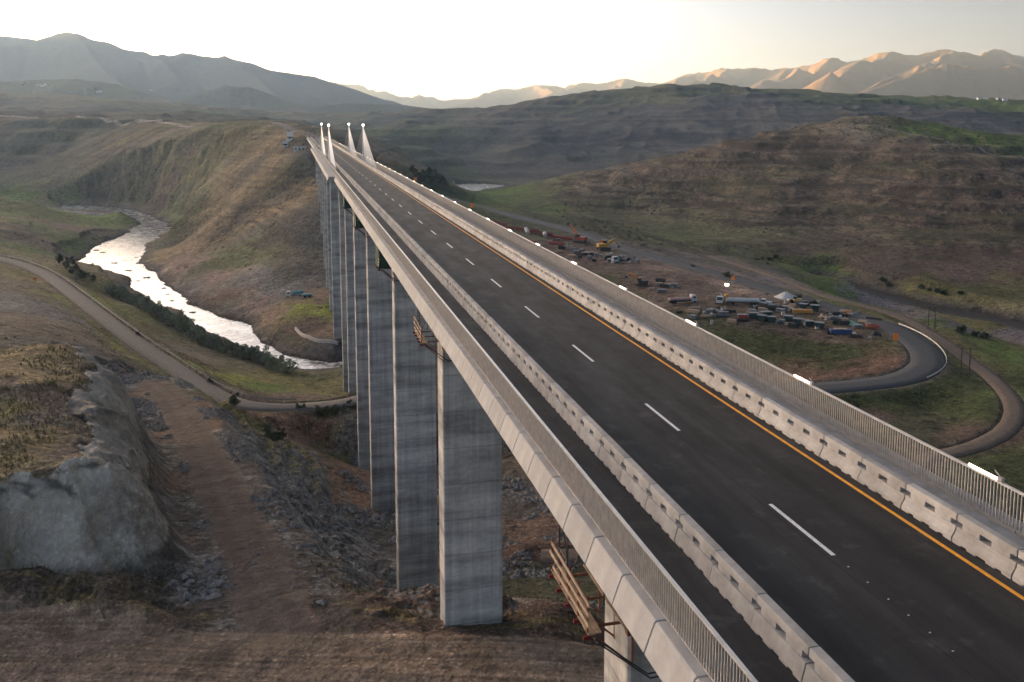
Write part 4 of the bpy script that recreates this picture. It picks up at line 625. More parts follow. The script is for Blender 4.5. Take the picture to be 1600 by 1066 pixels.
def road_nodes():
    nt = m_road.node_tree; b = nt.nodes['Principled BSDF']; L = nt.links.new; tc = nt.nodes.new('ShaderNodeTexCoord')
    def nz(scale, mp, det=5):
        m = nt.nodes.new('ShaderNodeMapping'); m.inputs['Scale'].default_value = mp; L(tc.outputs['Object'], m.inputs['Vector'])
        n = nt.nodes.new('ShaderNodeTexNoise'); n.inputs['Scale'].default_value = scale; n.inputs['Detail'].default_value = det; n.inputs['Roughness'].default_value = .65; L(m.outputs['Vector'], n.inputs['Vector']); return n.outputs['Fac']
    def rmp(f, a, va, c, vc):
        r = nt.nodes.new('ShaderNodeMapRange'); r.inputs[1].default_value = a; r.inputs[2].default_value = c; r.inputs[3].default_value = va; r.inputs[4].default_value = vc; L(f, r.inputs[0]); return r.outputs[0]
    def ml(a, c):
        r = nt.nodes.new('ShaderNodeMath'); r.operation = 'MULTIPLY'; L(a, r.inputs[0]); L(c, r.inputs[1]); return r.outputs[0]
    lanes = rmp(nz(1.0, (1.1, .02, 1)), .3, .68, .7, 1.4)        # paver passes and wheel tracks along the road
    blot = rmp(nz(.35, (1, .45, 1)), .3, .70, .72, 1.5)
    grit = rmp(nz(26, (1, 1, 1), 3), .3, .78, .7, 1.3)
    dust = rmp(nz(.8, (1, 1, 1), 7), .56, 1.0, .76, 2.4)
    sp = nt.nodes.new('ShaderNodeSeparateXYZ'); L(tc.outputs['Object'], sp.inputs[0])
    def near(x0, w, amt):
        a = nt.nodes.new('ShaderNodeMath'); a.operation = 'SUBTRACT'; L(sp.outputs['X'], a.inputs[0]); a.inputs[1].default_value = x0
        c = nt.nodes.new('ShaderNodeMath'); c.operation = 'ABSOLUTE'; L(a.outputs[0], c.inputs[0]); return rmp(c.outputs[0], 0.0, amt, w, 1.0)
    patch = rmp(nz(.7, (1, .3, 1), 7), .42, 0.0, .66, 1.0)
    edge = ml(ml(near(-3.95, .75, 1.9), near(-4.95, .6, 1.9)), ml(near(-6.6, .6, 1.6), near(4.15, .5, 1.7)))
    one = nt.nodes.new('ShaderNodeMix'); one.data_type = 'FLOAT'; one.inputs['A'].default_value = 1.0; L(patch, one.inputs['Factor']); L(edge, one.inputs['B'])
    seam = ml(ml(near(-.42, .05, .55), near(1.95, .5, .78)), ml(near(.35, .5, .80), ml(near(-1.1, .5, .82), near(-2.9, .5, .80))))
    k = ml(ml(ml(ml(ml(lanes, blot), grit), dust), one.outputs['Result']), seam)
    v = nt.nodes.new('ShaderNodeVectorMath'); v.operation = 'SCALE'; v.inputs[0].default_value = (.024, .023, .0225); L(k, v.inputs['Scale']); L(v.outputs['Vector'], b.inputs['Base Color'])
    b.inputs['Specular IOR Level'].default_value = .22
    L(rmp(nz(.6, (1, .3, 1)), .3, .62, .7, .82), b.inputs['Roughness'])
    bp = nt.nodes.new('ShaderNodeBump'); bp.inputs['Strength'].default_value = .35; bp.inputs['Distance'].default_value = .012; L(nz(30, (1, 1, 1), 3), bp.inputs['Height']); L(bp.outputs['Normal'], b.inputs['Normal'])
road_nodes()
vary(m_conc, .90, 1.06); vary(m_conc2, .80, 1.10)
CX = 16.65                                   # bridge centre line, metres right of the survey line
S0, S1 = -60.0, 758.0
WID0, WID1 = 226.0, 470.0                    # the deck is wider where the stay cables come down
bridge = thing('bridge', 'long pale concrete road bridge on tall rectangular piers crossing the river valley', 'bridge', bw(CX, 0), PSI)
def lx(d): return d - CX
# deck and box girder
b = MB()
b.prism([(lx(9.3), -.06), (lx(9.3), -.42), (lx(13.4), -1.0), (lx(13.7), -4.9), (lx(19.6), -4.9), (lx(19.9), -1.0), (lx(24.2), -.42), (lx(24.2), -.06)], S0, S1)
b.build('deck', m_soff, bridge)
b = MB(); b.bx(lx(9.80), lx(22.1), S0, S1, -.05, 0.0); b.build('road_surface', m_road, bridge)
b = MB(); b.bx(lx(22.1), lx(23.25), S0, S1, -.05, .012); b.build('walkway', m_walk, bridge)
k = -4
while 24.7 + 12.2 * k < S1 - 6:
    s = 24.7 + 12.2 * k; j = random.uniform(-.008, .008); b = MB(); b.bx(lx(16.42) + j, lx(16.57) + j, s, s + 4.05, .0005, .005); b.build('lane_dash', m_white, bridge); k += 1
b = MB(); s = S0
while s < S1 - 10: b.bx(lx(20.30), lx(20.45), s, s + 9.995, .0005, .005); s += 10
b.build('edge_line', m_orange, bridge)
for s in (23.9, 22.9, 21.9, 21.0, 20.1, 19.2):
    b = MB(); b.box((lx(16.5), s, .012), (.06, .045, .018), 0, 0, .75); b.build('road_stud', m_stud, bridge)
# edge beams: precast units with open joints, the outer face leaning out downwards
UL = 2.63
def edge_unit(side, wide):
    b = MB(); w = 1.55 if wide else 0
    pr = [(-7.68 - w, -.74), (-7.38 - w, .12), (-7.32 - w, .18), (-6.82, .18), (-6.78, .02), (-6.78, -.44), (-7.3 - w, -.74)]
    if side > 0: pr = [(-x, z) for x, z in pr]
    b.prism(pr, .022, UL - .022)
    return b
meshes = {}
lstk = {}
for side in (-1, 1):
    n = 0; rest = {0: MB(), 1: MB()}; s = 1.05 - UL * 12; first = {}
    while s < S1 - UL:
        wide = int(side < 0 and WID0 < s < WID1)
        if side < 0 and s > 13.0 and n < 100:
            if wide not in first: first[wide] = edge_unit(side, wide).build('edge_beam', m_conc, bridge, (0, s, 0), bevel=.03)
            else:
                o = first[wide].copy(); C.objects.link(o); o.parent = bridge; o.location = (0, s, 0)
            n += 1
        else:
            u = edge_unit(side, wide); u.v = [(x, y + s, z) for x, y, z in u.v]; rest[0].add(u.v, u.f)
        s += UL
    o = rest[0].build('edge_beam', m_conc, bridge)
    o['kind'] = 'stuff'
    # railing: bars, foot rail and handrail
    d = lx(9.62) if side < 0 else lx(23.36); zf = .18 if side < 0 else .05
    top = MB(); s = 2.0 * int(S0 / 2) + .7
    while s < S1 - 2: top.bx(d - .05, d + .05, s + .004, s + 1.996, 1.45, 1.52); s += 2
    foot = MB(); foot.bx(d - .03, d + .03, S0, S1, zf + .06, zf + .10)
    r = top.build('railing', m_top, bridge)
    foot.build('foot_rail', m_rail, r)
    bars = MB(); s = S0
    vs, fs = [], []
    q = [(-.020, -.020), (.020, -.020), (.020, .020), (-.020, .020)]
    while s < S1:
        o_ = len(vs); vs += [(d + a, s + c, z) for z in (zf + .10, 1.45) for a, c in q]
        fs += [(o_ + i, o_ + (i + 1) % 4, o_ + 4 + (i + 1) % 4, o_ + 4 + i) for i in range(4)]; s += .155
    bars.add(vs, fs); s = 2.0 * int(S0 / 2) + .7
    while s < S1: bars.bx(d - .021, d + .021, s - .02, s + .02, zf, zf + .10); s += 2
    bo = bars.build('balusters', m_rail, r); bo['kind'] = 'stuff'
# lamp tubes on the right handrail
for i, s in enumerate([26.3, 38.2, 50.9, 62.9, 75.1, 87.3] + [99.5 + 12.2 * k for k in range(34)]):
    b = MB(); b.tube((lx(23.36), s - .68, 1.58), (lx(23.36), s + .68, 1.58), .036, n=8); h = b.build('lamp_tube', m_lamp, bridge, smooth=False)
    if i < 6:
        b = MB(); b.bx(lx(23.36) - .06, lx(23.36) + .06, s - .95, s - .76, 1.52, 1.68); b.tube((lx(23.4), s - .85, 1.62), (lx(23.5), s - .4, 1.76), .012); b.build('lamp_bracket', m_rail, h)
# piers
PIERS = [37, 89.3, 135, 187, 230, 271.5, 307, 388, 432, 475, 512, 560, 610, 660, 705]
for s in PIERS:
    X, Y, _ = bw(16.7, s); zb = float(min(ground_z([bw(dd, s)[0] for dd in (13.6, 19.8)], [bw(dd, s)[1] for dd in (13.6, 19.8)]))) - 2.0
    b = MB(); x0, x1, h = lx(13.65), lx(19.75), 1.65
    c = .12
    pr = [(x0 + c, s - h), (x1 - c, s - h), (x1, s - h + c), (x1, s + h - c), (x1 - c, s + h), (x0 + c, s + h), (x0, s + h - c), (x0, s - h + c)]
    n = len(pr); b.add([(x, y, z) for z in (zb, -5.3) for x, y in pr], [(i, (i + 1) % n, n + (i + 1) % n, n + i) for i in range(n)] + [tuple(range(n))[::-1], tuple(range(n, 2 * n))])
    p = b.build('pier', m_pier, bridge)
    b = MB()
    for xx in (x0 + 1.0, x1 - 1.0): b.bx(xx - .6, xx + .6, s - .7, s + .7, -5.3, -4.9)
    b.build('bearing', m_soff, p)
# masts with fans of stay cables
for s in (306.0, 388.0):
    for d in (10.85, 22.0):
        x = lx(d); b = MB(); b.tube((x, s, -.4), (x, s, 12.0), .42, .20, 10); mst = b.build('mast', m_mast, bridge)
        b = MB(); b.ball((x, s, 12.3), .32, 10, 6); b.build('lamp', m_bulb, mst, smooth=True)
        for sg in (-1, 1):
            b = MB()
            for k in range(9):
                b.tube((x, s + sg * (9 + 4.9 * k), .25), (x, s + sg * .25, 7.2 + .55 * k), .075 if sg < 0 else .025, n=5)  # far-side cables thinned to imitate their dimmer lighting
            b.build('stay_cables', m_stay, mst)
            for k in range(9): b = MB(); b.box((x, s + sg * (9 + 4.9 * k), .3), (.5, .8, .6), top=.8); b.build('cable_anchor', m_conc, mst)
# abutment block at the far end
b = MB(); b.bx(lx(9.0), lx(24.3), S1 - 10, S1 + 6, -14, -.9); b.build('abutment', m_soff, bridge)
# ------------------------------------------------------------------ road barriers, one block after another
BL = 2.62
def barrier_mesh(flip):
    b = MB(); e = .018; x = (lambda q: -q) if flip else (lambda q: q)
    low = [(.32, .065), (.31, .16), (.19, .40), (.175, .53), (-.175, .53), (-.19, .38), (-.31, .16), (-.32, .065)]
    if flip: low = [(.32, .065), (.22, .51), (.215, .53), (-.215, .53), (-.22, .51), (-.32, .065)]
    b.prism(low, e, BL - e)
    for y0, y1 in ((e, .42), (.68, 1.10), (1.52, 1.94), (2.20, BL - e)):      # feet, with drain notches between
        b.prism([(.316, 0), (.318, .065), (-.318, .065), (-.316, 0)], y0, y1)
    b.prism([(.168, .72), (.150, .93), (.135, .95), (-.135, .95), (-.150, .93), (-.168, .72)], e, BL - e)
    for y0, y1 in ((.27, 1.06), (1.56, 2.35)):                              # solid between the slots
        b.prism([(.162, .53), (.160, .72), (-.160, .72), (-.162, .53)], y0, y1)
    return b
brow = {}
for side, d, lab, grp in ((0, 12.18, 'pale slotted concrete barrier block in the row left of the dashed road line', 'concrete barrier blocks left of the main road'),
                          (1, 21.16, 'pale slotted concrete barrier block in the row beside the orange line', 'concrete barrier blocks along the orange line')):
    proto = None; rest = MB(); s = 11.0 + .55 * side; k = 0; src = barrier_mesh(side == 0)
    while s < S1 - 4:
        if k < 150:
            j = random.uniform(-.012, .012)
            if proto is None:
                proto = src.build('concrete_barrier', m_conc2, None, bw(d, s), bevel=.012); proto.rotation_euler = (0, 0, PSI); tag(proto, lab, 'barrier', grp); o = proto
            else:
                o = proto.copy(); C.objects.link(o)
            o.location = bw(d + j, s); o.rotation_euler = (0, 0, PSI + random.uniform(-.004, .004))
        else:
            rest.add([bw(d + x, s + y, z) for x, y, z in src.v], src.f)
        s += BL; k += 1
    # behind the camera's near edge the rows go on
    s = 11.0 + .55 * side - BL
    for k in range(10): rest.add([bw(d + x, s + y, z) for x, y, z in src.v], src.f); s -= BL
    o = rest.build('concrete_barriers', m_conc2); tag(o, 'far end of the %s row of pale concrete barrier blocks' % ('right' if side else 'left'), 'barriers', None, 'stuff')
# ------------------------------------------------------------------ work platforms still hanging at the pier heads
def platform(name, lab, s, net, loc_d=13.65):
    t = thing(name, lab, 'work platform', bw(loc_d, s, -7.6), PSI, 'work platforms under the deck at the pier heads')
    x0 = -2.3
    b = MB()                                                        # plank floor beside and round the pier head
    for i in (0, 1, 5): b.bx(x0 + .05 + i * .33, x0 + .05 + i * .33 + .29, -3.2 + .05 * (i % 3), 2.6 + .08 * (i % 2), 0, .05)
    b.build('plank_floor', m_wood, t)
    for i in range(3):
        b = MB(); zz = .45 + .5 * i; e = [.55, 0, .3][i]
        b.box((x0 + .02, -.35 - e * .5, zz), (.05, 6.0 - e, .17), rx=.015 * (i - 1)); b.build('guard_board', m_wood, t)
    for i in range(5):
        b = MB(); y = -3.0 + 1.35 * i; b.tube((x0 + .08, y, -.35), (x0 + .08, y, 1.65), .04); b.bx(x0 - .12, x0 + .24, y - .07, y + .07, -.28, -.12); b.build('rail_post', m_red, t)
    for y in (-2.4, -.2, 2.0):
        b = MB(); b.tube((x0 + .1, y, -.08), (.0, y, -.08), .07); b.tube((x0 + .15, y, -.15), (.02, y, -2.1), .05); b.tube((.03, y, -.1), (.03, y, -2.2), .06); b.build('bracket', m_rust, t)
    b = MB()
    for y in (-3.6, -3.9):
        b.tube((x0 + .2, y, .1), (.2, y - .2, -1.7), .035); b.tube((.2, y - .2, -1.7), (2.6, y - .1, -1.6), .035)
    b.build('tie_rods', m_dark, t)
    b = MB(); b.bx(-.06, 6.2, -2.05, -1.72, -1.0, -.55); b.bx(-.06, 6.2, -2.0, -1.75, .55, .85); b.build('clamp_beam', m_rust, t)
    b = MB()                                                        # scaffold tubes up to the deck
    for x, y in ((-1.9, 2.4), (-.9, 2.4), (-1.9, 1.0), (-.8, -1.0), (-.25, 2.5)): b.tube((x, y, 0), (x, y, 4.8), .035)
    for zz in (1.2, 2.4, 3.6): b.tube((-1.9, 2.4, zz), (-.25, 2.45, zz), .03); b.tube((-1.9, 1.0, zz), (-1.9, 2.4, zz), .03)
    b.tube((-1.9, 1.0, 0), (-.3, 2.4, 2.4), .03); b.tube((-1.9, 1.0, 1.2), (-1.9, 2.4, 3.6), .03)
    b.build('scaffold', m_dark, t)
    if net:
        b = MB(); n = 8
        for (xa, ya, xb, yb) in ((x0 - .05, -3.1, x0 - .05, 2.6), (x0 - .05, -3.1, -.2, -3.1)):
            vs = []
            for i in range(n + 1):
                for j in range(5):
                    u = i / n; v = j / 4; vs.append((xa + (xb - xa) * u + .10 * math.sin(7 * u + 3 * v), ya + (yb - ya) * u + .12 * math.sin(5 * v + u * 9), .05 + 3.2 * v - .22 * math.sin(math.pi * u) * v))
            b.add(vs, [(i * 5 + j, (i + 1) * 5 + j, (i + 1) * 5 + j + 1, i * 5 + j + 1) for i in range(n) for j in range(4)])
        nn = b.build('safety_net', m_net, t); sm = nn.modifiers.new('thick', 'SOLIDIFY'); sm.thickness = .02
    return t
platform('work_platform', 'timber and red steel work platform at the head of the nearest pier', 37.4, False)
platform('work_platform', 'rusty work platform at the head of the second nearest pier, without netting', 89.3, False)
platform('work_platform', 'work platform with dark green netting at the head of the third nearest pier', 135, True)
platform('work_platform', 'smaller looking green netted work platform at the fourth pier, behind the larger netted one', 187, True)
platform('work_platform', 'farthest of the green netted work platforms, at the fifth pier', 230, True)
# ------------------------------------------------------------------ things in the valley
SP = T['spots']
def gz(x, y): return float(ground_z(x, y)[0])
def spot(k, i=0):
    x, y, z = SP[k][i]; return (x, y, gz(x, y))
m_orng = mat('orange sign sheet', (.80, .22, .015), .6)
m_yel = mat('yellow machine paint', (.45, .24, .03), .5, var=.3, vscale=2)
m_exor = mat('orange machine paint', (.55, .17, .05), .5, var=.2, vscale=2)
m_redm = mat('red machine paint', (.30, .045, .035), .5, var=.2, vscale=2)
m_rebar = mat('red coated steel bundle', (.24, .042, .036), .8, var=.45, vscale=1.5)
m_wht = mat('white vehicle paint', (.48, .48, .47), .4, var=.12, vscale=2)
m_glass = mat('dark window glass', (.02, .025, .03), .12)
m_tyre = mat('black tyre', (.012, .012, .012), .9)
m_green = mat('dark green skip paint', (.018, .045, .045), .6, var=.3, vscale=2)
m_teal = mat('teal paint', (.06, .24, .26), .55, var=.2, vscale=2)
m_blue = mat('blue container paint', (.03, .065, .17), .55, var=.2, vscale=2)
m_grn2 = mat('pale green tarpaulin', (.20, .36, .24), .8, var=.3, vscale=1.5, bump=.4, bscale=2)
m_blk = mat('black tarpaulin', (.016, .017, .02), .7, bump=.4, bscale=2)
m_pink = mat('pinkish load cover', (.42, .25, .21), .8, var=.2)
m_gry = mat('grey galvanised sheet', (.20, .21, .22), .6, var=.35, vscale=1.5)
m_pole = mat('weathered timber pole', (.055, .042, .035), .9, var=.3, vscale=3)
m_wall = mat('pale low wall concrete', (.42, .38, .34), .9, var=.25)
m_guard = mat('dull guard rail', (.24, .235, .235), .6, metal=.3, var=.2)
m_guardw = mat('pale guard rail', (.50, .48, .47), .6, metal=.2, var=.15)
m_gravw = mat('white crushed stone', (.50, .48, .46), .95, var=.3, vscale=1.5, bump=.6, bscale=4)
m_rock = mat('grey broken rock', (.19, .18, .168), .95, var=.6, vscale=.9, bump=.6, bscale=4)
m_rdark = mat('wet dark river rock', (.06, .054, .05), .8, var=.4, vscale=1.0, bump=.6, bscale=4)
m_skin = mat('skin', (.25, .14, .09), .7)
m_vest = mat('yellow work vest', (.70, .62, .04), .7)
m_trou = mat('dark trousers', (.03, .035, .05), .9)
def leaf_mat(name, c):
    m = mat(name, c, .85, var=.45, vscale=.8, spec=.1); vary(m, .7, 1.3); return m
m_leafA = leaf_mat('grey green leaves', (.19, .21, .14)); m_leafB = leaf_mat('dark green leaves', (.085, .105, .055)); m_leafC = leaf_mat('dark leaves', (.06, .074, .045)); m_bark = mat('bark', (.06, .045, .035), .9)
# signs
def sign(lab, p, w, h, post, rz=0.0):
    t = thing('road_sign', lab, 'road sign', p, rz, 'orange road signs')
    b = MB(); b.box((0, 0, post + h / 2), (w, .05, h)); b.build('panel', m_orng, t)
    for x in (-w * .3, w * .3):
        b = MB(); b.tube((x, .05, -.3), (x, .05, post + h * .9), .05); b.build('post', m_guard, t)
for i, (lab, w, h, po) in enumerate([
    ('small orange sign far up the valley road, close to the bridge railing', 3.2, 3.6, 1.6), ('orange sign at the road end of the red steel bundles', 2.6, 2.8, 1.2), ('orange sign standing above the yellow excavator', 1.9, 2.6, 1.5),
    ('orange sign behind the lit lighting tower', 1.5, 1.6, 2.6), ('tall orange sign on the inside of the road bend', 1.5, 2.4, .9), ('faint orange sign by the end of the storage yard', 1.0, 1.6, .8)]):
    sign(lab, spot('sign', i), w, h, po, R(-10))
sign('small orange sign beside the gravel road on the left', spot('signL'), 1.3, 1.3, .7, R(20))
# twin pole power structures
for i, lab in enumerate(('twin timber power poles beyond the road bend, the farther pair', 'nearer twin timber power poles standing beside the dirt track')):
    x, y, z = spot('hpole', i); t = thing('power_pole', lab, 'power pole', (x, y, z), R(-8), 'twin power poles in the valley'); hh = (8.6, 9.0)[i]
    for dx in (-1.15, 1.15):
        b = MB(); b.tube((dx, 0, -.6), (dx, 0, hh), .19, .14, 8); b.build('pole', m_pole, t)
    b = MB(); b.box((0, 0, hh - .35), (3.4, .14, .2)); b.build('crossarm', m_pole, t)
    for dx in (-1.55, 0, 1.55):
        b = MB(); b.tube((dx, 0, hh - .25), (dx, 0, hh + .05), .05); b.build('insulator', m_gry, t)
# lighting tower
t = thing('lighting_tower', 'mobile lighting tower with its lamp lit, beside the white cab in the yard', 'lighting tower', spot('mast'), 0)
b = MB(); b.box((0, 0, .8), (1.4, 2.4, .9), top=.92); b.box((0, 1.7, .5), (.12, 1.2, .12)); b.build('generator', m_yel, t)
for x in (-.8, .8):
    b = MB(); b.tube((x - .1, 0, .35), (x + .1, 0, .35), .35, n=12); b.build('wheel', m_tyre, t)
b = MB(); b.tube((0, 0, 1.2), (0, 0, 5.0), .08, .05); b.build('mast', m_gry, t)
b = MB()
for x in (-.42, .42):
    for z in (4.9, 5.4): b.box((x, -.12, z), (.62, .14, .40), rx=R(-20))
b.build('lamp', m_bulb, t)
# vehicles
def wheels(t, xs, ys, r=.48, w=.3):
    for x in xs:
        for y in ys:
            b = MB(); b.tube((x - w / 2, y, r), (x + w / 2, y, r), r, n=14); b.tube((x - w / 2 - .01, y, r), (x + w / 2 + .01, y, r), r * .5, n=10); b.build('wheel', m_tyre, t)
def lorry(lab, p, rz, L, cabm, bed, load=None, grp=None):
    t = thing('lorry', lab, 'lorry', p, rz, grp)
    b = MB(); b.prismx([(L / 2 - 2.3, .7), (L / 2, .7), (L / 2, 1.75), (L / 2 - .45, 3.05), (L / 2 - 2.2, 3.15), (L / 2 - 2.3, 2.9)], -1.25, 1.25); b.build('cab', cabm, t, bevel=.06)
    b = MB(); b.add([(-1.1, L / 2 + .02, 1.8), (1.1, L / 2 + .02, 1.8), (1.05, L / 2 - .40, 2.95), (-1.05, L / 2 - .40, 2.95)], [(0, 1, 2, 3)]); b.box((0, L / 2 - 1.15, 2.3), (2.53, .9, .7)); b.build('window', m_glass, t)
    b = MB(); b.box((0, -.6, .8), (.9, L - 1.2, .3)); b.build('chassis', m_dark, t)
    b = MB(); b.box((0, -1.25, 1.25), (2.5, L - 2.7, .5)); b.build('bed', bed, t)
    if load: b = MB(); b.prism([(-1.15, 1.5), (1.15, 1.5), (1.0, 2.15), (0, 2.4), (-1.0, 2.15)], -L / 2 + .4, L / 2 - 2.7); b.build('load', load, t)
    wheels(t, (-1.1, 1.1), (L / 2 - 1.0, -L / 2 + 1.2, -L / 2 + 2.5)); return t
lorry('white cabbed lorry with a dark green flat bed and a pinkish load', spot('truck'), R(-78), 11.5, m_wht, m_green, m_pink)
lorry('white lorry half hidden behind the bridge railing, next to blue and teal tanks', spot('truck2'), R(200), 7, m_wht, m_gry)
t = lorry('short lorry with a white cab and a dark crane body next to the lighting tower', spot('crane_s'), R(160), 6.5, m_wht, m_dark)
b = MB(); b.tube((0, -.6, 1.4), (0, -2.2, 3.4), .18); b.tube((0, -2.2, 3.4), (.2, 1.0, 3.9), .14); b.build('crane_arm', m_wht, t)
t = lorry('white cabbed lorry with teal drum parked alone on the far river bank', spot('teal'), R(105), 9.5, m_wht, m_gry)
b = MB(); b.tube((0, 1.6, 1.9), (0, -3.9, 2.6), 1.05, .8, 12); b.build('drum', m_teal, t)
x, y, z = spot('teal'); x2, y2 = x + 6.5, y - 4
t = thing('trailer', 'low teal trailer parked behind the lorry on the far river bank', 'trailer', (x2, y2, gz(x2, y2)), R(115)); b = MB(); b.box((0, 0, 1.2), (2.2, 4.8, .9), top=.9); b.build('body', m_teal, t); wheels(t, (-1, 1), (-1.2, 1.0))
t = thing('tanker_trailer', 'long pale tank trailer lying across the yard', 'trailer', spot('tanker'), R(84))
b = MB(); b.tube((0, -6, 1.7), (0, 6, 1.7), .85, n=14); b.build('tank', m_wht, t); b = MB(); b.box((0, 0, .8), (1.2, 12, .3)); b.build('chassis', m_dark, t); wheels(t, (-1, 1), (-4.6, -3.2, 3.6))
def pickup(lab, p, rz, m):
    t = thing('pickup', lab, 'pickup', p, rz)
    b = MB(); b.prismx([(-2.6, .45), (2.6, .45), (2.65, 1.0), (1.3, 1.15), (.7, 1.8), (-.7, 1.85), (-.9, 1.15), (-2.6, 1.15)], -.92, .92); b.build('body', m, t, bevel=.05)
    b = MB(); b.prismx([(1.18, 1.2), (.66, 1.72), (-.62, 1.74), (-.76, 1.2)], -.935, .935); b.build('window', m_glass, t); wheels(t, (-.85, .85), (1.65, -1.6), .38, .24); return t
t = pickup('white pickup parked at the end of the pale tank trailer', spot('pickup'), R(60), m_wht); t.scale = (1.2, 1.2, 1.2)
# excavators
def excavator(lab, p, rz, m, boom, scale=1.0, boomm=None):
    t = thing('excavator', lab, 'excavator', p, rz, 'excavators on the site'); t.scale = (scale,) * 3
    for x in (-1.15, 1.15):
        b = MB(); b.prismx([(-1.9, .15), (-1.6, 0), (1.6, 0), (1.9, .15), (2.0, .5), (1.7, .85), (-1.7, .85), (-2.0, .5)], x - .28, x + .28); b.build('track', m_dark, t)
    b = MB(); b.box((0, -.5, 1.55), (2.5, 3.0, 1.1)); b.build('body', m, t, bevel=.08)
    b = MB(); b.box((-.75, .75, 2.15), (.95, 1.4, 1.7), top=.9); b.build('cab', m_glass, t)
    b = MB(); (a, c, d, e) = boom; b.prismx([(a[0] - .2, a[1] - .1), (a[0] + .25, a[1] - .2), (c[0] + .1, c[1] - .35), (c[0], c[1] + .35), ((a[0] + c[0]) / 2 - .3, (a[1] + c[1]) / 2 + .55)], .15, .65); b.build('boom', boomm or m, t)
    b = MB(); b.prismx([(c[0] - .25, c[1] + .2), (c[0] + .25, c[1] + .1), (d[0] + .14, d[1]), (d[0] - .14, d[1])], .22, .58); b.build('arm', boomm or m, t)
    b = MB(); b.prismx([(d[0] - .2, d[1] + .1), (d[0] + .5, d[1] - .2), (e[0] + .4, e[1]), (e[0] - .5, e[1] + .1)], -.05, .85); b.build('bucket', m_dark, t); return t
excavator('dark excavator with a salmon orange boom raised to the left, alone on bare soil', spot('exc', 0), R(75), m_dark, ((.9, 1.6), (4.2, 4.2), (5.6, 3.2), (5.3, 2.4)), 1.25, m_exor)
excavator('red excavator with a tall orange boom standing by the red steel bundles', spot('exc', 1), R(60), m_redm, ((.6, 1.6), (3.6, 5.2), (4.6, 6.6), (4.9, 5.8)), 1.7, m_exor)
excavator('yellow excavator with its arm folded low beside the valley road', spot('exc', 2), R(-75), m_yel, ((.9, 1.6), (3.4, 3.2), (5.0, 1.2), (4.6, .6)), 1.7)
# yellow machines lying in the yard
t = thing('loader', 'yellow loader at the back of the yard in front of the white stone heap', 'loader', spot('yellow', 0), R(80)); b = MB(); b.box((0, -.8, 1.3), (2.0, 3.2, 1.2), top=.85); b.build('body', m_yel, t); b = MB(); b.box((0, .3, 2.3), (1.4, 1.4, 1.0), top=.9); b.build('cab', m_glass, t); b = MB(); b.prismx([(2.4, .2), (3.4, .2), (3.5, .5), (2.6, 1.5)], -1.3, 1.3); b.build('shovel', m_yel, t); wheels(t, (-1.1, 1.1), (-1.6, 1.4), .7, .45)
t = thing('form_beam', 'long yellow steel form lying flat in the middle of the yard', 'steel form', spot('yellow', 1), R(82)); b = MB(); b.prism([(-.9, .1), (.9, .1), (.7, 1.3), (-.7, 1.3)], -3.6, 3.6); b.build('beam', m_yel, t); b = MB()
for k in range(6): b.box((0, -3.1 + 1.24 * k, .75), (2.1, .14, 1.1))
b.build('ribs', m_exor, t)
# skips
def skip(p, rz, lab):
    t = thing('skip', lab, 'skip', p, rz, 'dark green skips along the yard edge')
    b = MB(); b.prismx([(-1.0, .1), (1.0, .1), (1.6, 1.9), (-1.6, 1.9)], -1.05, 1.05); b.build('bin', m_green, t)
    b = MB(); b.box((0, 0, 1.93), (2.2, 3.3, .12)); b.build('rim', m_gry, t)
    b = MB()
    for y in (-.7, .7): b.box((1.08, y, 1.0), (.1, .16, 1.5)); b.box((-1.08, y, 1.0), (.1, .16, 1.5))
    b.build('ribs', m_dark, t); return t
s0 = None
for i in range(len(SP['bins'])):
    p = spot('bins', i); lab = 'dark green steel skip in the row along the edge of the yard'
    s0 = s0 or skip(p, R(80), lab)
    o = s0 if i == 0 else dup(s0, p, R(80 + random.uniform(-25, 25)))
    o.scale = (1.15, 1.0, random.uniform(.85, 1.2))
t = thing('skip', 'single red skip among the dark green ones', 'skip', spot('redbox'), R(84)); b = MB(); b.prismx([(-1.3, .1), (1.3, .1), (1.8, 1.5), (-1.8, 1.5)], -1.0, 1.0); b.build('bin', m_redm, t); b = MB(); b.box((0, 0, 1.53), (2.1, 3.7, .1)); b.build('rim', m_gry, t)
t = thing('container', 'long low blue container at the front corner of the yard', 'container', spot('blue'), R(86)); b = MB(); b.box((0, 0, .85), (2.2, 7.0, 1.5)); b.build('box', m_blue, t); b = MB()
for k in range(14): b.box((-1.12, -3.2 + .5 * k, .85), (.05, .14, 1.4)); b.box((1.12, -3.2 + .5 * k, .85), (.05, .14, 1.4))
b.build('ribs', m_blue, t); b = MB(); b.box((0, 0, 1.66), (1.9, 4.2, .3)); b.build('load', m_wood, t)
def drape(name, lab, cat, p, L, W, H, m, rz):
    b = MB(); n, k = 14, 9; vs = []
    for i in range(n + 1):
        for j in range(k + 1):
            u, v = i / n, j / k; h = H * (math.sin(math.pi * v) ** .6) * (math.sin(math.pi * (.06 + .88 * u)) ** .5) * (1 + .25 * math.sin(9 * u + 5 * v))
            vs.append((W * (v - .5) + .15 * math.sin(6 * u), L * (u - .5), h if 0 < j < k and 0 < i < n else -.2))
    b.add(vs, [(i * (k + 1) + j, i * (k + 1) + j + 1, (i + 1) * (k + 1) + j + 1, (i + 1) * (k + 1) + j) for i in range(n) for j in range(k)])
    o = b.build(name, m, None, p, smooth=True); o.rotation_euler = (0, 0, rz); return tag(o, lab, cat)
drape('tarpaulin', 'pale green tarpaulin sagging over a stack near the yard corner', 'tarpaulin', spot('tarp'), 5.6, 2.6, 1.3, m_grn2, R(60))
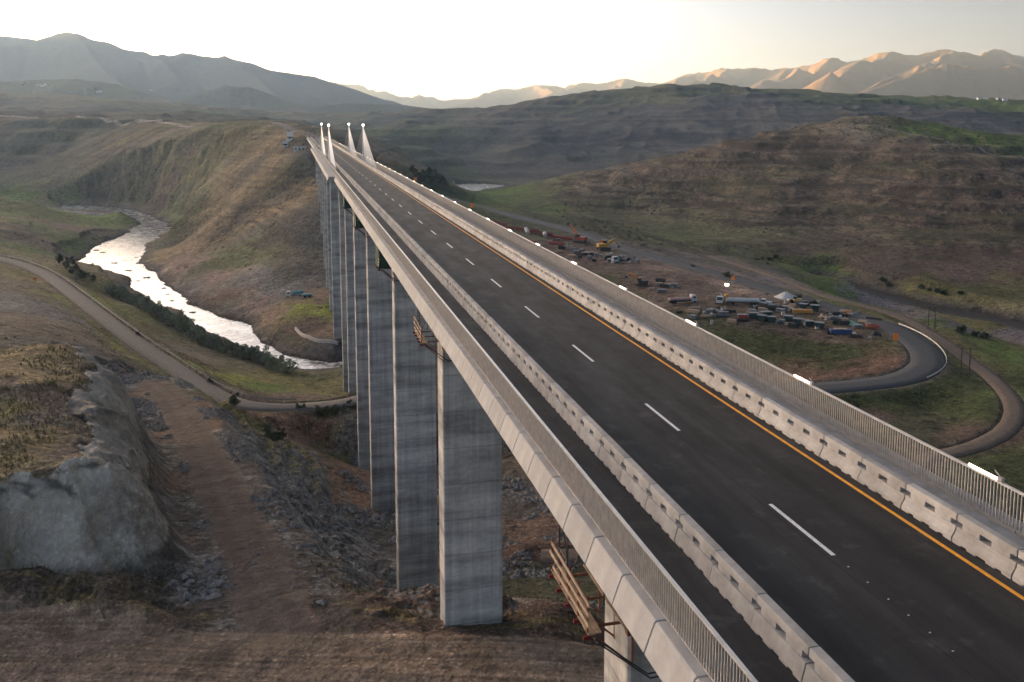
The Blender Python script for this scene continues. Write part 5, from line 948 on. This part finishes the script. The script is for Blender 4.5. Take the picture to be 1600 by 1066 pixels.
drape('tarpaulin', 'black tarpaulin over a heap at the tip of the yard', 'tarpaulin', spot('black'), 3.4, 2.2, 1.2, m_blk, R(85))
t = thing('mesh_stack', 'orange red heap of steel mesh beside the road bend', 'steel mesh', spot('mesh'), R(70)); b = MB()
for k in range(34): b.box((random.uniform(-.9, .9), random.uniform(-.5, .5), .1 + .045 * k), (.08, 4.6, .06), R(random.uniform(-14, 14)))
b.build('bars', mat('orange coated steel', (.40, .085, .045), .8), t); b = MB()
for k in range(9): b.box((0, -2.0 + .5 * k, 1.0), (2.3, .07, .07), R(random.uniform(-9, 9)), rx=R(random.uniform(-9, 9)))
b.build('cross_bars', m_redm, t)
# white bulk bags
for i in range(len(SP['sacks'])):
    if i == 0:
        t = thing('bulk_bag', 'small white bulk bag lying among the stored goods in the yard', 'bag', spot('sacks', 0), .3, 'white bulk bags in the yard'); b = MB(); b.box((0, 0, .45), (1.0, 1.0, .9), top=.85); b.build('bag', m_wall, t, bevel=.12); b = MB(); b.tube((-.3, 0, .85), (0, 0, 1.15), .04); b.tube((.3, 0, .85), (0, 0, 1.15), .04); b.build('loops', m_wht, t); bag = t
    else: dup(bag, spot('sacks', i), random.random() * 3, scale=(random.uniform(.8, 1.5),) * 3)
for i, (lab, m, hgt) in enumerate((('blue tank standing beside the teal one behind the bridge railing', m_blue, 2.3), ('teal tank standing beside the blue one behind the bridge railing', m_teal, 2.1))):
    t = thing('tank', lab, 'tank', spot('barrel', i), 0); b = MB(); b.tube((0, 0, .2), (0, 0, hgt), .9, n=14); b.ball((0, 0, hgt), .9, 14, 6, .35); b.build('shell', m, t, smooth=False); b = MB(); b.box((0, 0, .1), (1.9, 1.9, .22)); b.build('base', m_gry, t)
for i, lab in enumerate(('white silo tank tilted over the red steel bundles', 'second, lower white tank right of the tilted white silo')):
    t = thing('silo', lab, 'tank', spot('tank', i), R(30)); b = MB(); L = (4.6, 2.4)[i]; b.tube((0, 0, 1.6), (.6, L * .8, 1.6 + L * .5), 1.3, 1.1, 12); b.build('shell', m_wht, t); b = MB()
    for x, y in ((-.7, 0), (.7, 0), (0, L * .6)): b.tube((x, y, -.2), (x, y, 1.4), .1)
    b.build('legs', m_gry, t)
# red steel bundles
rb = None
for i in range(len(SP['rebar'])):
    p = spot('rebar', i)
    if rb is None:
        rb = thing('steel_bundle', 'red coated steel bundle in the long red row beside the valley road', 'steel bundle', p, 0, 'red steel bundles'); b = MB()
        for k in range(40): b.box((random.gauss(0, .9), random.gauss(0, .3), .15 + .055 * k), (.12, 7.5 + random.uniform(-1.5, 1.5), .12), R(random.uniform(-4, 4)))
        b.build('bars', m_rebar, rb); b = MB()
        for y in (-2.5, 0, 2.5): b.box((0, y, .1), (3.0, .25, .25))
        b.build('bearers', m_wood, rb)
    o = rb if i == 0 else dup(rb, p, R(58 + random.uniform(-12, 12)))
    o.rotation_euler = (0, 0, R(58 + random.uniform(-10, 10))); o.scale = (random.uniform(.7, 1.1), random.uniform(.9, 1.3), random.uniform(.6, 1.05))
# stacks of stored sheets and timber
kinds = []
base_ = list(SP['debris']); SP['debris'] = base_ + [[q[0] + random.uniform(-6, 6), q[1] + random.uniform(-9, 9), 0] for q in base_ for _ in range(3)] + [[q[0] + random.uniform(-5, 5), q[1] + random.uniform(-6, 6), 0] for q in SP['bins'] + SP['sacks'] for _ in range(2)]
for i in range(len(SP['debris'])):
    p = spot('debris', i); k = i % 4
    if k < len(kinds): dup(kinds[k], p, R(random.uniform(50, 110)), scale=(random.uniform(.5, 1.1), random.uniform(.4, 1.1), random.uniform(.5, 1.3)))
    else:
        nm, lab, cat, m = [('sheet_stack', 'untidy stack of grey sheets among the goods stored in the valley', 'stack', m_gry), ('timber_stack', 'pale timber stack among the goods stored in the valley', 'timber', m_wood), ('pipe_stack', 'stack of dark pipes among the goods stored in the valley', 'pipes', m_dark), ('crate', 'whitish open crate among the goods stored in the valley', 'crate', m_wall)][k]
        t = thing(nm, lab, cat, p, R(70), lab.split(' among')[0] + 's'); b = MB()
        if k == 0:
            for q in range(9): b.box((random.uniform(-.3, .3), random.uniform(-.3, .3), .1 + .16 * q), (2.0, 3.4, .10), R(random.uniform(-14, 14)))
        elif k == 1:
            for q in range(20): b.box(((q % 5) * .42 - .84, random.uniform(-.3, .3), .14 + .24 * (q // 5)), (.38, 4.2, .2), R(random.uniform(-3, 3)))
        elif k == 2:
            for q in range(12): b.tube(((q % 5) * .44 - .9, -2.4 + random.uniform(-.3, .3), .24 + .4 * (q // 5)), ((q % 5) * .44 - .9, 2.4, .24 + .4 * (q // 5)), .2, n=8)
        else:
            for x in (-.8, .8): b.box((x, 0, .6), (.08, 1.7, 1.1))
            for y in (-.85, .85): b.box((0, y, .6), (1.6, .08, 1.1))
            b.box((0, 0, .1), (1.6, 1.7, .1))
        b.build('pieces', m, t); kinds.append(t)
# white stone heap
def heap(name, lab, cat, p, r, h, m, n=24):
    b = MB(); vs = [(0, 0, h)]
    for i in range(1, 9):
        for k in range(n):
            a = 2 * math.pi * k / n; rr = r * i / 8; vs.append((rr * math.cos(a) * (1 + .12 * math.sin(3 * a)), rr * math.sin(a) * (1 + .1 * math.cos(2 * a)), h * (1 - (i / 8) ** 1.15) + random.uniform(-.12, .12) - (.4 if i == 8 else 0)))
    fs = [(0, 1 + k, 1 + (k + 1) % n) for k in range(n)] + [(1 + i * n + k, 1 + (i + 1) * n + k, 1 + (i + 1) * n + (k + 1) % n, 1 + i * n + (k + 1) % n) for i in range(7) for k in range(n)]
    b.add(vs, fs); return tag(b.build(name, m, None, p), lab, cat)
heap('stone_heap', 'conical heap of white crushed stone at the back of the yard', 'stone heap', spot('pile'), 5.0, 3.0, m_gravw)
# worker in a yellow vest
x, y, z = spot('worker')
me = bpy.data.meshes.new('person'); jv = [(0, 0, .95), (0, 0, 1.25), (0, .0, 1.45), (0, 0, 1.56), (0, .02, 1.72), (-.1, 0, .9), (-.13, .05, .5), (-.13, 0, .06), (-.13, .13, .03), (.1, 0, .9), (.14, -.05, .5), (.15, -.1, .06), (.15, .03, .03), (-.2, 0, 1.42), (-.27, 0, 1.15), (-.25, .1, .88), (.2, 0, 1.42), (.27, 0, 1.15), (.25, .12, .9)]
je = [(0, 1), (1, 2), (2, 3), (3, 4), (0, 5), (5, 6), (6, 7), (7, 8), (0, 9), (9, 10), (10, 11), (11, 12), (2, 13), (13, 14), (14, 15), (2, 16), (16, 17), (17, 18)]
me.from_pydata(jv, je, []); pe = bpy.data.objects.new('person', me); C.objects.link(pe); pe.location = (x, y, z); pe.scale = (1.15,) * 3
mo = pe.modifiers.new('skin', 'SKIN'); rad = [.15, .15, .16, .06, .11, .09, .07, .05, .05, .09, .07, .05, .05, .07, .05, .04, .07, .05, .04]
for v, r_ in zip(me.skin_vertices[0].data, rad): v.radius = (r_, r_)
me.skin_vertices[0].data[0].use_root = True
pe.modifiers.new('smooth', 'SUBSURF').levels = 1; me.materials.append(m_trou)
tag(pe, 'worker in a bright yellow vest standing among stored goods', 'person')
b = MB(); b.tube((0, 0, 1.0), (0, 0, 1.46), .215, .20, 12); b.build('vest', m_vest, pe)
b = MB(); b.ball((0, .02, 1.78), .135, 10, 6, .8); b.build('helmet', m_wht, pe)
# guard rails
def guard(lab, pts, off, i0, i1, m, step, hgt=.8, name='guard_rail'):
    p = np.array(pts)[i0:i1]; tt = np.gradient(p[:, :2], axis=0); tt /= np.linalg.norm(tt, axis=1)[:, None]; q = p[:, :2] + np.c_[tt[:, 1], -tt[:, 0]] * off
    o = (q[0, 0], q[0, 1], p[0, 2]); t = thing(name, lab, 'guard rail', o); b = MB(); n = len(q); vs = []
    prof = [(-.05, hgt - .42), (-.09, hgt - .3), (-.03, hgt - .2), (-.09, hgt - .1), (-.05, hgt), (.03, hgt), (.03, hgt - .42)]
    nn = np.c_[tt[:, 1], -tt[:, 0]]
    for k in range(n):
        for a, z in prof: vs.append((q[k, 0] + nn[k, 0] * a - o[0], q[k, 1] + nn[k, 1] * a - o[1], p[k, 2] + z - o[2]))
    w_ = len(prof); b.add(vs, [(k * w_ + j, k * w_ + (j + 1) % w_, (k + 1) * w_ + (j + 1) % w_, (k + 1) * w_ + j) for k in range(n - 1) for j in range(w_)]); b.build('beam', m, t)
    pr = None
    for k in range(0, n, step):
        l = (q[k, 0] - o[0], q[k, 1] - o[1], p[k, 2] - o[2])
        if pr is None: b = MB(); b.bx(-.06, .06, -.06, .06, -.5, hgt - .05); pr = b.build('post', m_pole, t, l)
        else: c = pr.copy(); C.objects.link(c); c.parent = t; c.location = l
gp = smooth_path(T['gravel'], 3); i1 = min(range(len(gp)), key=lambda i: (gp[i][0] + 78) ** 2 + (gp[i][1] - 247) ** 2)
guard('long dull guard rail on the river side of the gravel road', gp, -HALF['gravel'] - .5, 12, i1 + 6, m_guard, 2, 1.3)
ap = smooth_path(T['asphalt'], 3); ia = min(range(len(ap)), key=lambda i: (ap[i][0] - 114) ** 2 + (ap[i][1] - 255) ** 2); ib = min(range(len(ap)), key=lambda i: (ap[i][0] - 130) ** 2 + (ap[i][1] - 318) ** 2)
guard('pale curved guard rail round the outside of the road bend', ap, HALF['asphalt'] + .5, ia, ib, m_guardw, 2, .9)
# curved low wall on the far bank
wp = smooth_path([tuple(v) for v in SP['wall']], 1.5); b = MB(); vs = []
for k, (x, y, z) in enumerate(wp):
    a = wp[max(0, k - 1)]; c = wp[min(len(wp) - 1, k + 1)]; dx, dy = c[0] - a[0], c[1] - a[1]; l = math.hypot(dx, dy); nx, ny = -dy / l * .35, dx / l * .35; g = gz(x, y)
    vs += [(x - nx, y - ny, g - 1), (x - nx, y - ny, g + 1.3), (x + nx, y + ny, g + 1.3), (x + nx, y + ny, g - 1)]
n = len(wp); b.add(vs, [(k * 4 + j, k * 4 + (j + 1) % 4, k * 4 + 4 + (j + 1) % 4, k * 4 + 4 + j) for k in range(n - 1) for j in range(4)] + [(0, 1, 2, 3), (4 * n - 4, 4 * n - 3, 4 * n - 2, 4 * n - 1)])
tag(b.build('low_wall', m_wall), 'curved low concrete wall on the far river bank beside the piers', 'wall')
# bushes and trees
def foliage(n, r, h, leaf, seed, clumps=9):
    rng = random.Random(seed); b = MB(); cs = []
    for _ in range(clumps):
        a = rng.random() * 6.28; q = rng.random() ** .6 * r * .75; zz = rng.uniform(.25, .85) * h; cs.append((q * math.cos(a), q * math.sin(a), zz, rng.uniform(.28, .5) * r * (1.15 - .45 * zz / h)))
    vs, fs = [], []
    for i in range(n):
        cx, cy, cz, cr = cs[i % clumps]
        u = Vector((rng.gauss(0, 1), rng.gauss(0, 1), rng.gauss(0, 1))).normalized() * cr * rng.random() ** .35
        c = Vector((cx, cy, cz)) + u
        if c.z < .05: c.z = abs(c.z) * .5 + .05
        s = leaf * rng.uniform(.6, 1.3); d1 = Vector((rng.gauss(0, 1), rng.gauss(0, 1), rng.gauss(0, .7))).normalized(); d2 = d1.cross(Vector((rng.gauss(0, 1), rng.gauss(0, 1), rng.gauss(0, 1)))).normalized()
        o = len(vs); vs += [c - d1 * s, c + d2 * s * .5, c + d1 * s, c - d2 * s * .5]; fs.append((o, o + 1, o + 2, o + 3))
    b.add(vs, fs); return b
def make_bush(name, lab, cat, group, n, r, h, leaf, m, seed, p):
    t = thing(name, lab, cat, p, 0, group)
    foliage(n, r, h, leaf, seed).build('crown', m, t)
    b = MB(); rng = random.Random(seed + 5)
    for k in range(5):
        a = k * 1.26 + rng.random(); b.tube((0, 0, -.3), (r * .4 * math.cos(a), r * .4 * math.sin(a), h * rng.uniform(.45, .7)), .07 * h / 3, .02, 5)
    b.build('stem', m_bark, t); return t
def scatter(key, name, lab, cat, group, n, r, h, leaf, m, sc=(.7, 1.3), labs=None):
    pr = []
    for i in range(len(SP[key])):
        p = spot(key, i); s = random.uniform(*sc); L = labs[i] if labs else lab
        if len(pr) < 3 and len(pr) <= i: o = make_bush(name, L, cat, group, n, r, h, leaf, m, 40 + i + len(key), p); pr.append(o)
        else: o = dup(pr[i % len(pr)], p, 0, L)
        o.rotation_euler = (0, 0, random.random() * 6.28); o.scale = (s * random.uniform(.85, 1.2), s * random.uniform(.85, 1.2), s)
scatter('bush', 'bush', 'grey green bush in the thicket along the near bank of the bright river', 'bush', 'riverside bushes', 520, 2.9, 4.4, .34, m_leafA, (.95, 1.6))
scatter('dtree', 'tree', 'dark leafy tree in the clump at the river bend, upstream of the thicket', 'tree', 'dark trees at the river bend', 520, 3.2, 6.0, .42, m_leafC, (.6, 1.15))
scatter('tree', 'bush', '', 'bush', None, 700, 2.0, 3.2, .26, m_leafB, (.75, 1.1), ['taller loose bush standing out against the bright river', 'round dark green bush beside the gravel road near its bend', 'largest round bush on the earth slope below the gravel road bend', 'small bush behind the round one on the earth slope', 'small bush right of the round one on the earth slope'])
scatter('mbush', 'bush', 'low dark green bush scattered on the banks near the gravel road', 'bush', 'low bushes near the gravel road', 300, 1.5, 1.9, .26, m_leafB, (.7, 1.5))
scatter('rbush', 'bush', 'low dark bush on the right valley floor beyond the bridge', 'bush', 'low bushes on the right valley floor', 300, 2.2, 2.2, .34, m_leafC, (.6, 1.4))
scatter('ftree', 'tree', 'dark tree in the far clump beside the upper river', 'tree', 'far trees by the upper river', 420, 6, 10, 1.0, m_leafC, (.6, 1.2))
# rocks in the river
def rock_mesh(b, c, r, rng, flat=.6):
    o = len(b.v); b.ball(c, r, 7, 5, flat)
    for i in range(o, len(b.v)):
        p = Vector(b.v[i]) - Vector(c); b.v[i] = tuple(Vector(c) + p * rng.uniform(.65, 1.2))
rk = []
for i in range(len(SP['rocks'])):
    x, y, z = SP['rocks'][i]; z = RIV - .15; s = random.uniform(.25, .8) * (y / 450) ** .5
    if i < 3:
        b = MB(); rng = random.Random(i + 60)
        for k in range(5): rock_mesh(b, (rng.uniform(-2.2, 2.2), rng.uniform(-1, 1), .1), rng.uniform(.7, 1.5), rng, .55)
        o = b.build('river_rock', m_rdark, None, (x, y, z)); tag(o, 'dark low rock breaking the surface of the bright river', 'rock', 'rocks in the river'); rk.append(o)
    else: o = rk[i % 3].copy(); C.objects.link(o); o.location = (x, y, z)
    o.scale = (s, s, s); o.rotation_euler = (0, 0, random.uniform(-.5, .5))
# far houses and the buildings at the bridge end
m_farw = mat('whitewashed wall', (.62, .60, .57), .9); m_roof = mat('grey roof', (.30, .30, .31), .6)
def house(lab, cat, p, rz, L, W, H, grp=None, name='house', roofm=None):
    t = thing(name, lab, cat, p, rz, grp); b = MB(); b.bx(-L / 2, L / 2, -W / 2, W / 2, -2, H); b.build('wall', m_farw, t)
    b = MB(); b.prismx([(-W / 2 - .3, H), (W / 2 + .3, H), (0, H + W * .28)], -L / 2 - .3, L / 2 + .3); b.build('roof', roofm or m_roof, t)
    b = MB(); b.box((0, -W / 2 - .04, 1.0), (1.0, .06, 2.0)); b.build('door', m_glass, t)
    for x in (-L * .3, L * .3): b = MB(); b.box((x, -W / 2 - .04, H * .55), (1.2, .06, 1.0)); b.build('window', m_glass, t)
    return t
h0 = None
for i in range(len(SP['houseL'])):
    p = spot('houseL', i); lab = 'tiny white house in the hamlet on the far left plateau'
    if h0 is None: h0 = house(lab, 'house', p, .3, 14, 8, 5, 'far houses on the left plateau')
    else: dup(h0, p, random.uniform(-.6, .6))
h1 = None
for i in range(len(SP['houseR'])):
    p = spot('houseR', i); lab = 'tiny pale house among trees on the far right plateau'
    if h1 is None: h1 = house(lab, 'house', p, .2, 12, 7, 4, 'far houses on the right plateau')
    else: dup(h1, p, random.uniform(-.6, .6))
for i, (lab, L, W, H) in enumerate((('large pale site shed on the plateau beyond the bridge end', 4, 11, 2.6), ('small pale site hut below the large shed', 4, 6, 2.5), ('low whitish site building between the hut and the bridge end', 9, 3, 2.0))):
    house(lab, 'site building', spot('farbldg', i), R(12), L, W, H, None, 'site_building', m_wht if i == 0 else None)
# ------------------------------------------------------------------ loose stones and dry tufts: too many to count
def rubble(name, lab, n, region, size, m, seed, test=None, cat='stones'):
    rng = np.random.default_rng(seed); x0, x1, y0, y1 = region; xs = rng.uniform(x0, x1, n).astype(np.float32); ys = rng.uniform(y0, y1, n).astype(np.float32)
    z, kn, wa = heights(xs, ys); z, rd = road_cut(xs, ys, z); keep = (fbm(xs / 9, ys / 9, 3, seed) > -.05)
    if test is not None: keep &= test(xs, ys, z, kn, wa, rd)
    b = MB(); vs, fs = [], []
    base = np.array([(0, 0, .8), (.8, .1, .1), (.2, .9, .15), (-.8, .3, .1), (-.3, -.9, .1), (.6, -.6, .2), (0, 0, -.5)])
    tri = [(0, 1, 2), (0, 2, 3), (0, 3, 4), (0, 4, 5), (0, 5, 1), (6, 2, 1), (6, 3, 2), (6, 4, 3), (6, 5, 4), (6, 1, 5)]
    for x, y, zz in zip(xs[keep], ys[keep], z[keep]):
        s = size[0] + (size[1] - size[0]) * rng.random() ** 2.2; a = rng.random() * 6.28; c_, s_ = math.cos(a), math.sin(a); q = base * rng.uniform(.7, 1.25, base.shape) * s
        o = len(vs); vs += [(x + p[0] * c_ - p[1] * s_, y + p[0] * s_ + p[1] * c_, zz + p[2] * .8) for p in q]; fs += [(i + o, j + o, k + o) for i, j, k in tri]
    b.add(vs, fs); o = b.build(name, m); tag(o, lab, cat, None, 'stuff'); return o
rubble('loose_stones', 'grey broken stones on the slopes beside the haul road', 42000, (-110, 0, 93, 240), (.13, .80), m_rock, 201, lambda x, y, z, k, w, r: (k == 0) & (r['haul'] > 3.6) & (r['haul'] < np.where(x > -84 + (y - 93) * -.28 + 30, 9, 19)) & (z < -37.3) & (r['gravel'] > 8))
rubble('loose_stones', 'heaped grey rubble under the nearest piers', 7000, (-40, 34, 118, 215), (.28, 1.15), m_rock, 202, lambda x, y, z, k, w, r: (fbm(x / 22, y / 10, 3, 207) > .02) & (z < -55))
rubble('loose_stones', 'small stones along the edge of the near dirt road', 3500, (-130, 60, 84, 112), (.08, .38), m_rock, 203, lambda x, y, z, k, w, r: (y > 97) & (k == 0))
rubble('loose_stones', 'dark stones along the river banks', 3500, (-190, -20, 330, 560), (.25, 1.1), m_rdark, 204, lambda x, y, z, k, w, r: (w > -2.5) & (w < 7))
m_scrub = mat('dark hillside scrub', (.055, .052, .032), .95, var=.5, vscale=.15)
rubble('undergrowth', 'dark scrub dotted over the right hillside', 9000, (40, 560, 500, 1080), (.4, 1.9), m_scrub, 211, lambda x, y, z, k, w, r: (z > -70) & (fbm(x / 60, y / 30, 3, 212) > -.12) & (r['asphalt'] > 12) & (np.hypot(x, y) < 1120), 'scrub')
rubble('undergrowth', 'dark scrub dotted over the left hillside', 5000, (-520, -130, 480, 1150), (.4, 1.7), m_scrub, 213, lambda x, y, z, k, w, r: (z > -72) & (w > 14) & (fbm(x / 60, y / 30, 3, 214) > .0), 'scrub')
rubble('undergrowth', 'low tufts on the valley floor and the river terraces', 5000, (-330, 200, 190, 420), (.15, .6), m_scrub, 215, lambda x, y, z, k, w, r: (z > -80) & (r['gravel'] > 5) & (r['asphalt'] > 7) & (r['track'] > 4) & (r['haul'] > 15) & (fbm(x / 25, y / 25, 3, 216) > .02), 'scrub')
def tufts(name, lab, n, region, m, seed, test, h=(.25, .6)):
    rng = np.random.default_rng(seed); x0, x1, y0, y1 = region; xs = rng.uniform(x0, x1, n).astype(np.float32); ys = rng.uniform(y0, y1, n).astype(np.float32)
    z, kn, wa = heights(xs, ys); z, rd = road_cut(xs, ys, z); keep = test(xs, ys, z, kn, wa, rd); b = MB(); vs, fs = [], []
    for x, y, zz in zip(xs[keep], ys[keep], z[keep]):
        for k in range(5):
            a = rng.random() * 6.28; hh = rng.uniform(*h); r_ = rng.uniform(.05, .28); lx_, ly_ = math.cos(a), math.sin(a); o = len(vs)
            vs += [(x + ly_ * .07, y - lx_ * .07, zz - .03), (x - ly_ * .07, y + lx_ * .07, zz - .03), (x + lx_ * r_, y + ly_ * r_, zz + hh)]; fs.append((o, o + 1, o + 2))
    b.add(vs, fs); o = b.build(name, m); tag(o, lab, 'grass', None, 'stuff'); return o
m_tuft = mat('dry grass blades', (.20, .155, .075), .9, var=.5, vscale=.25, col2=(.11, .115, .04))
tufts('grass', 'dry grass tufts on top of the rock knob', 9000, (-125, -40, 96, 168), m_tuft, 301, lambda x, y, z, k, w, r: (k == 1) & (fbm(x / 7, y / 7, 3, 305) > -.1))
tufts('grass', 'dry grass on the bank behind the near dirt road', 5000, (-110, 40, 93, 110), m_tuft, 302, lambda x, y, z, k, w, r: (k == 0) & (fbm(x / 6, y / 3, 3, 306) > .08) & (y > 96) & (r['haul'] > 6))
tufts('grass', 'dry grass along the gravel road', 9000, (-160, -30, 170, 330), m_tuft, 303, lambda x, y, z, k, w, r: (k == 0) & (r['gravel'] > 5) & (r['gravel'] < 22) & (fbm(x / 12, y / 12, 3, 307) > -.15), (.3, .8))
SUN_EL, SUN_AZ, SUN, SKY, DUST, HAZE, EXPO, TINT, AIR = 3.5, -50.0, 5.0, .15, 8.0, 5.2e-5, 2.62, (1.23,1,.80), .45
# ------------------------------------------------------------------ air, sky, sun, camera
hz = MB(); hz.bx(-33000, 33000, -33000, 33000, -92.0, 1100); hb = hz.build('haze', bpy.data.materials.new('haze air')); hb['kind'] = 'stuff'; hb.visible_shadow = True
hm = hb.data.materials[0]; hm.use_nodes = True; hn = hm.node_tree; hn.nodes.remove(hn.nodes['Principled BSDF'])
pv = hn.nodes.new('ShaderNodeVolumePrincipled'); pv.inputs['Color'].default_value = (.52, .74, 1.0, 1); pv.inputs['Density'].default_value = HAZE; pv.inputs['Anisotropy'].default_value = .6
hn.links.new(pv.outputs['Volume'], hn.nodes['Material Output'].inputs['Volume'])
w = bpy.data.worlds.new('World'); bpy.context.scene.world = w; w.use_nodes = True; n = w.node_tree
sky = n.nodes.new('ShaderNodeTexSky'); sky.sky_type = 'NISHITA'; sky.sun_disc = False
sky.sun_elevation = R(SUN_EL); sky.sun_rotation = R(SUN_AZ); sky.altitude = 2000; sky.air_density = AIR; sky.dust_density = DUST; sky.ozone_density = 1.0
wbm = n.nodes.new('ShaderNodeMix'); wbm.data_type = 'RGBA'; wbm.blend_type = 'MULTIPLY'; wbm.inputs['Factor'].default_value = 1.0
# the sky is brightest over the hidden sun on the left and dusky on the right
tcw = n.nodes.new('ShaderNodeTexCoord'); spw = n.nodes.new('ShaderNodeSeparateXYZ'); n.links.new(tcw.outputs['Generated'], spw.inputs[0])
mrw = n.nodes.new('ShaderNodeMapRange'); mrw.interpolation_type = 'SMOOTHSTEP'; mrw.inputs['From Min'].default_value = -.75; mrw.inputs['From Max'].default_value = .62; mrw.inputs['To Min'].default_value = 1.18; mrw.inputs['To Max'].default_value = .40
n.links.new(spw.outputs['X'], mrw.inputs['Value'])
dk = n.nodes.new('ShaderNodeVectorMath'); dk.operation = 'SCALE'; n.links.new(sky.outputs[0], dk.inputs[0]); n.links.new(mrw.outputs['Result'], dk.inputs['Scale'])
wr = n.nodes.new('ShaderNodeValToRGB'); wr.color_ramp.elements[0].position = .45; wr.color_ramp.elements[0].color = (1, 1, 1, 1); wr.color_ramp.elements[1].position = .85; wr.color_ramp.elements[1].color = (1.0, .82, .69, 1)
mx_ = n.nodes.new('ShaderNodeMath'); mx_.operation = 'MULTIPLY_ADD'; mx_.inputs[1].default_value = .5; mx_.inputs[2].default_value = .5; n.links.new(spw.outputs['X'], mx_.inputs[0]); n.links.new(mx_.outputs[0], wr.inputs['Fac'])
wm_ = n.nodes.new('ShaderNodeMix'); wm_.data_type = 'RGBA'; wm_.blend_type = 'MULTIPLY'; wm_.inputs['Factor'].default_value = 1.0; n.links.new(dk.outputs['Vector'], wm_.inputs['A']); n.links.new(wr.outputs['Color'], wm_.inputs['B'])
n.links.new(wm_.outputs['Result'], wbm.inputs['A']); wbm.inputs['B'].default_value = (*TINT, 1)
n.links.new(wbm.outputs['Result'], n.nodes['Background'].inputs[0]); n.nodes['Background'].inputs[1].default_value = SKY
sl = bpy.data.lights.new('sun', 'SUN'); sl.energy = SUN; sl.angle = R(.5); sl.color = (1.0, .48, .13)
so = bpy.data.objects.new('sun', sl); C.objects.link(so)
az, el = R(SUN_AZ), R(SUN_EL)
sd = Vector((math.sin(az) * math.cos(el), math.cos(az) * math.cos(el), math.sin(el)))
so.rotation_euler = (-sd).to_track_quat('-Z', 'Y').to_euler()
cam = bpy.data.cameras.new('camera'); co = bpy.data.objects.new('camera', cam); C.objects.link(co)
cam.sensor_width = 36; cam.lens = 36 * 1424 / 1600; cam.clip_end = 80000; cam.clip_start = .5
cam.shift_y = -(533 - 365.37) / 1600
co.location = (0, 0, CAMH); co.rotation_euler = (R(90 - 7.1), 0, 0)
S = bpy.context.scene; S.camera = co
S.view_settings.view_transform = 'Standard'; S.view_settings.look = 'None'; S.view_settings.exposure = EXPO; S.view_settings.gamma = 1
S.render.engine = 'CYCLES'; S.cycles.use_denoising = True; S.cycles.max_bounces = 6; S.cycles.diffuse_bounces = 3; S.cycles.volume_bounces = 1
S.cycles.sample_clamp_indirect = 4
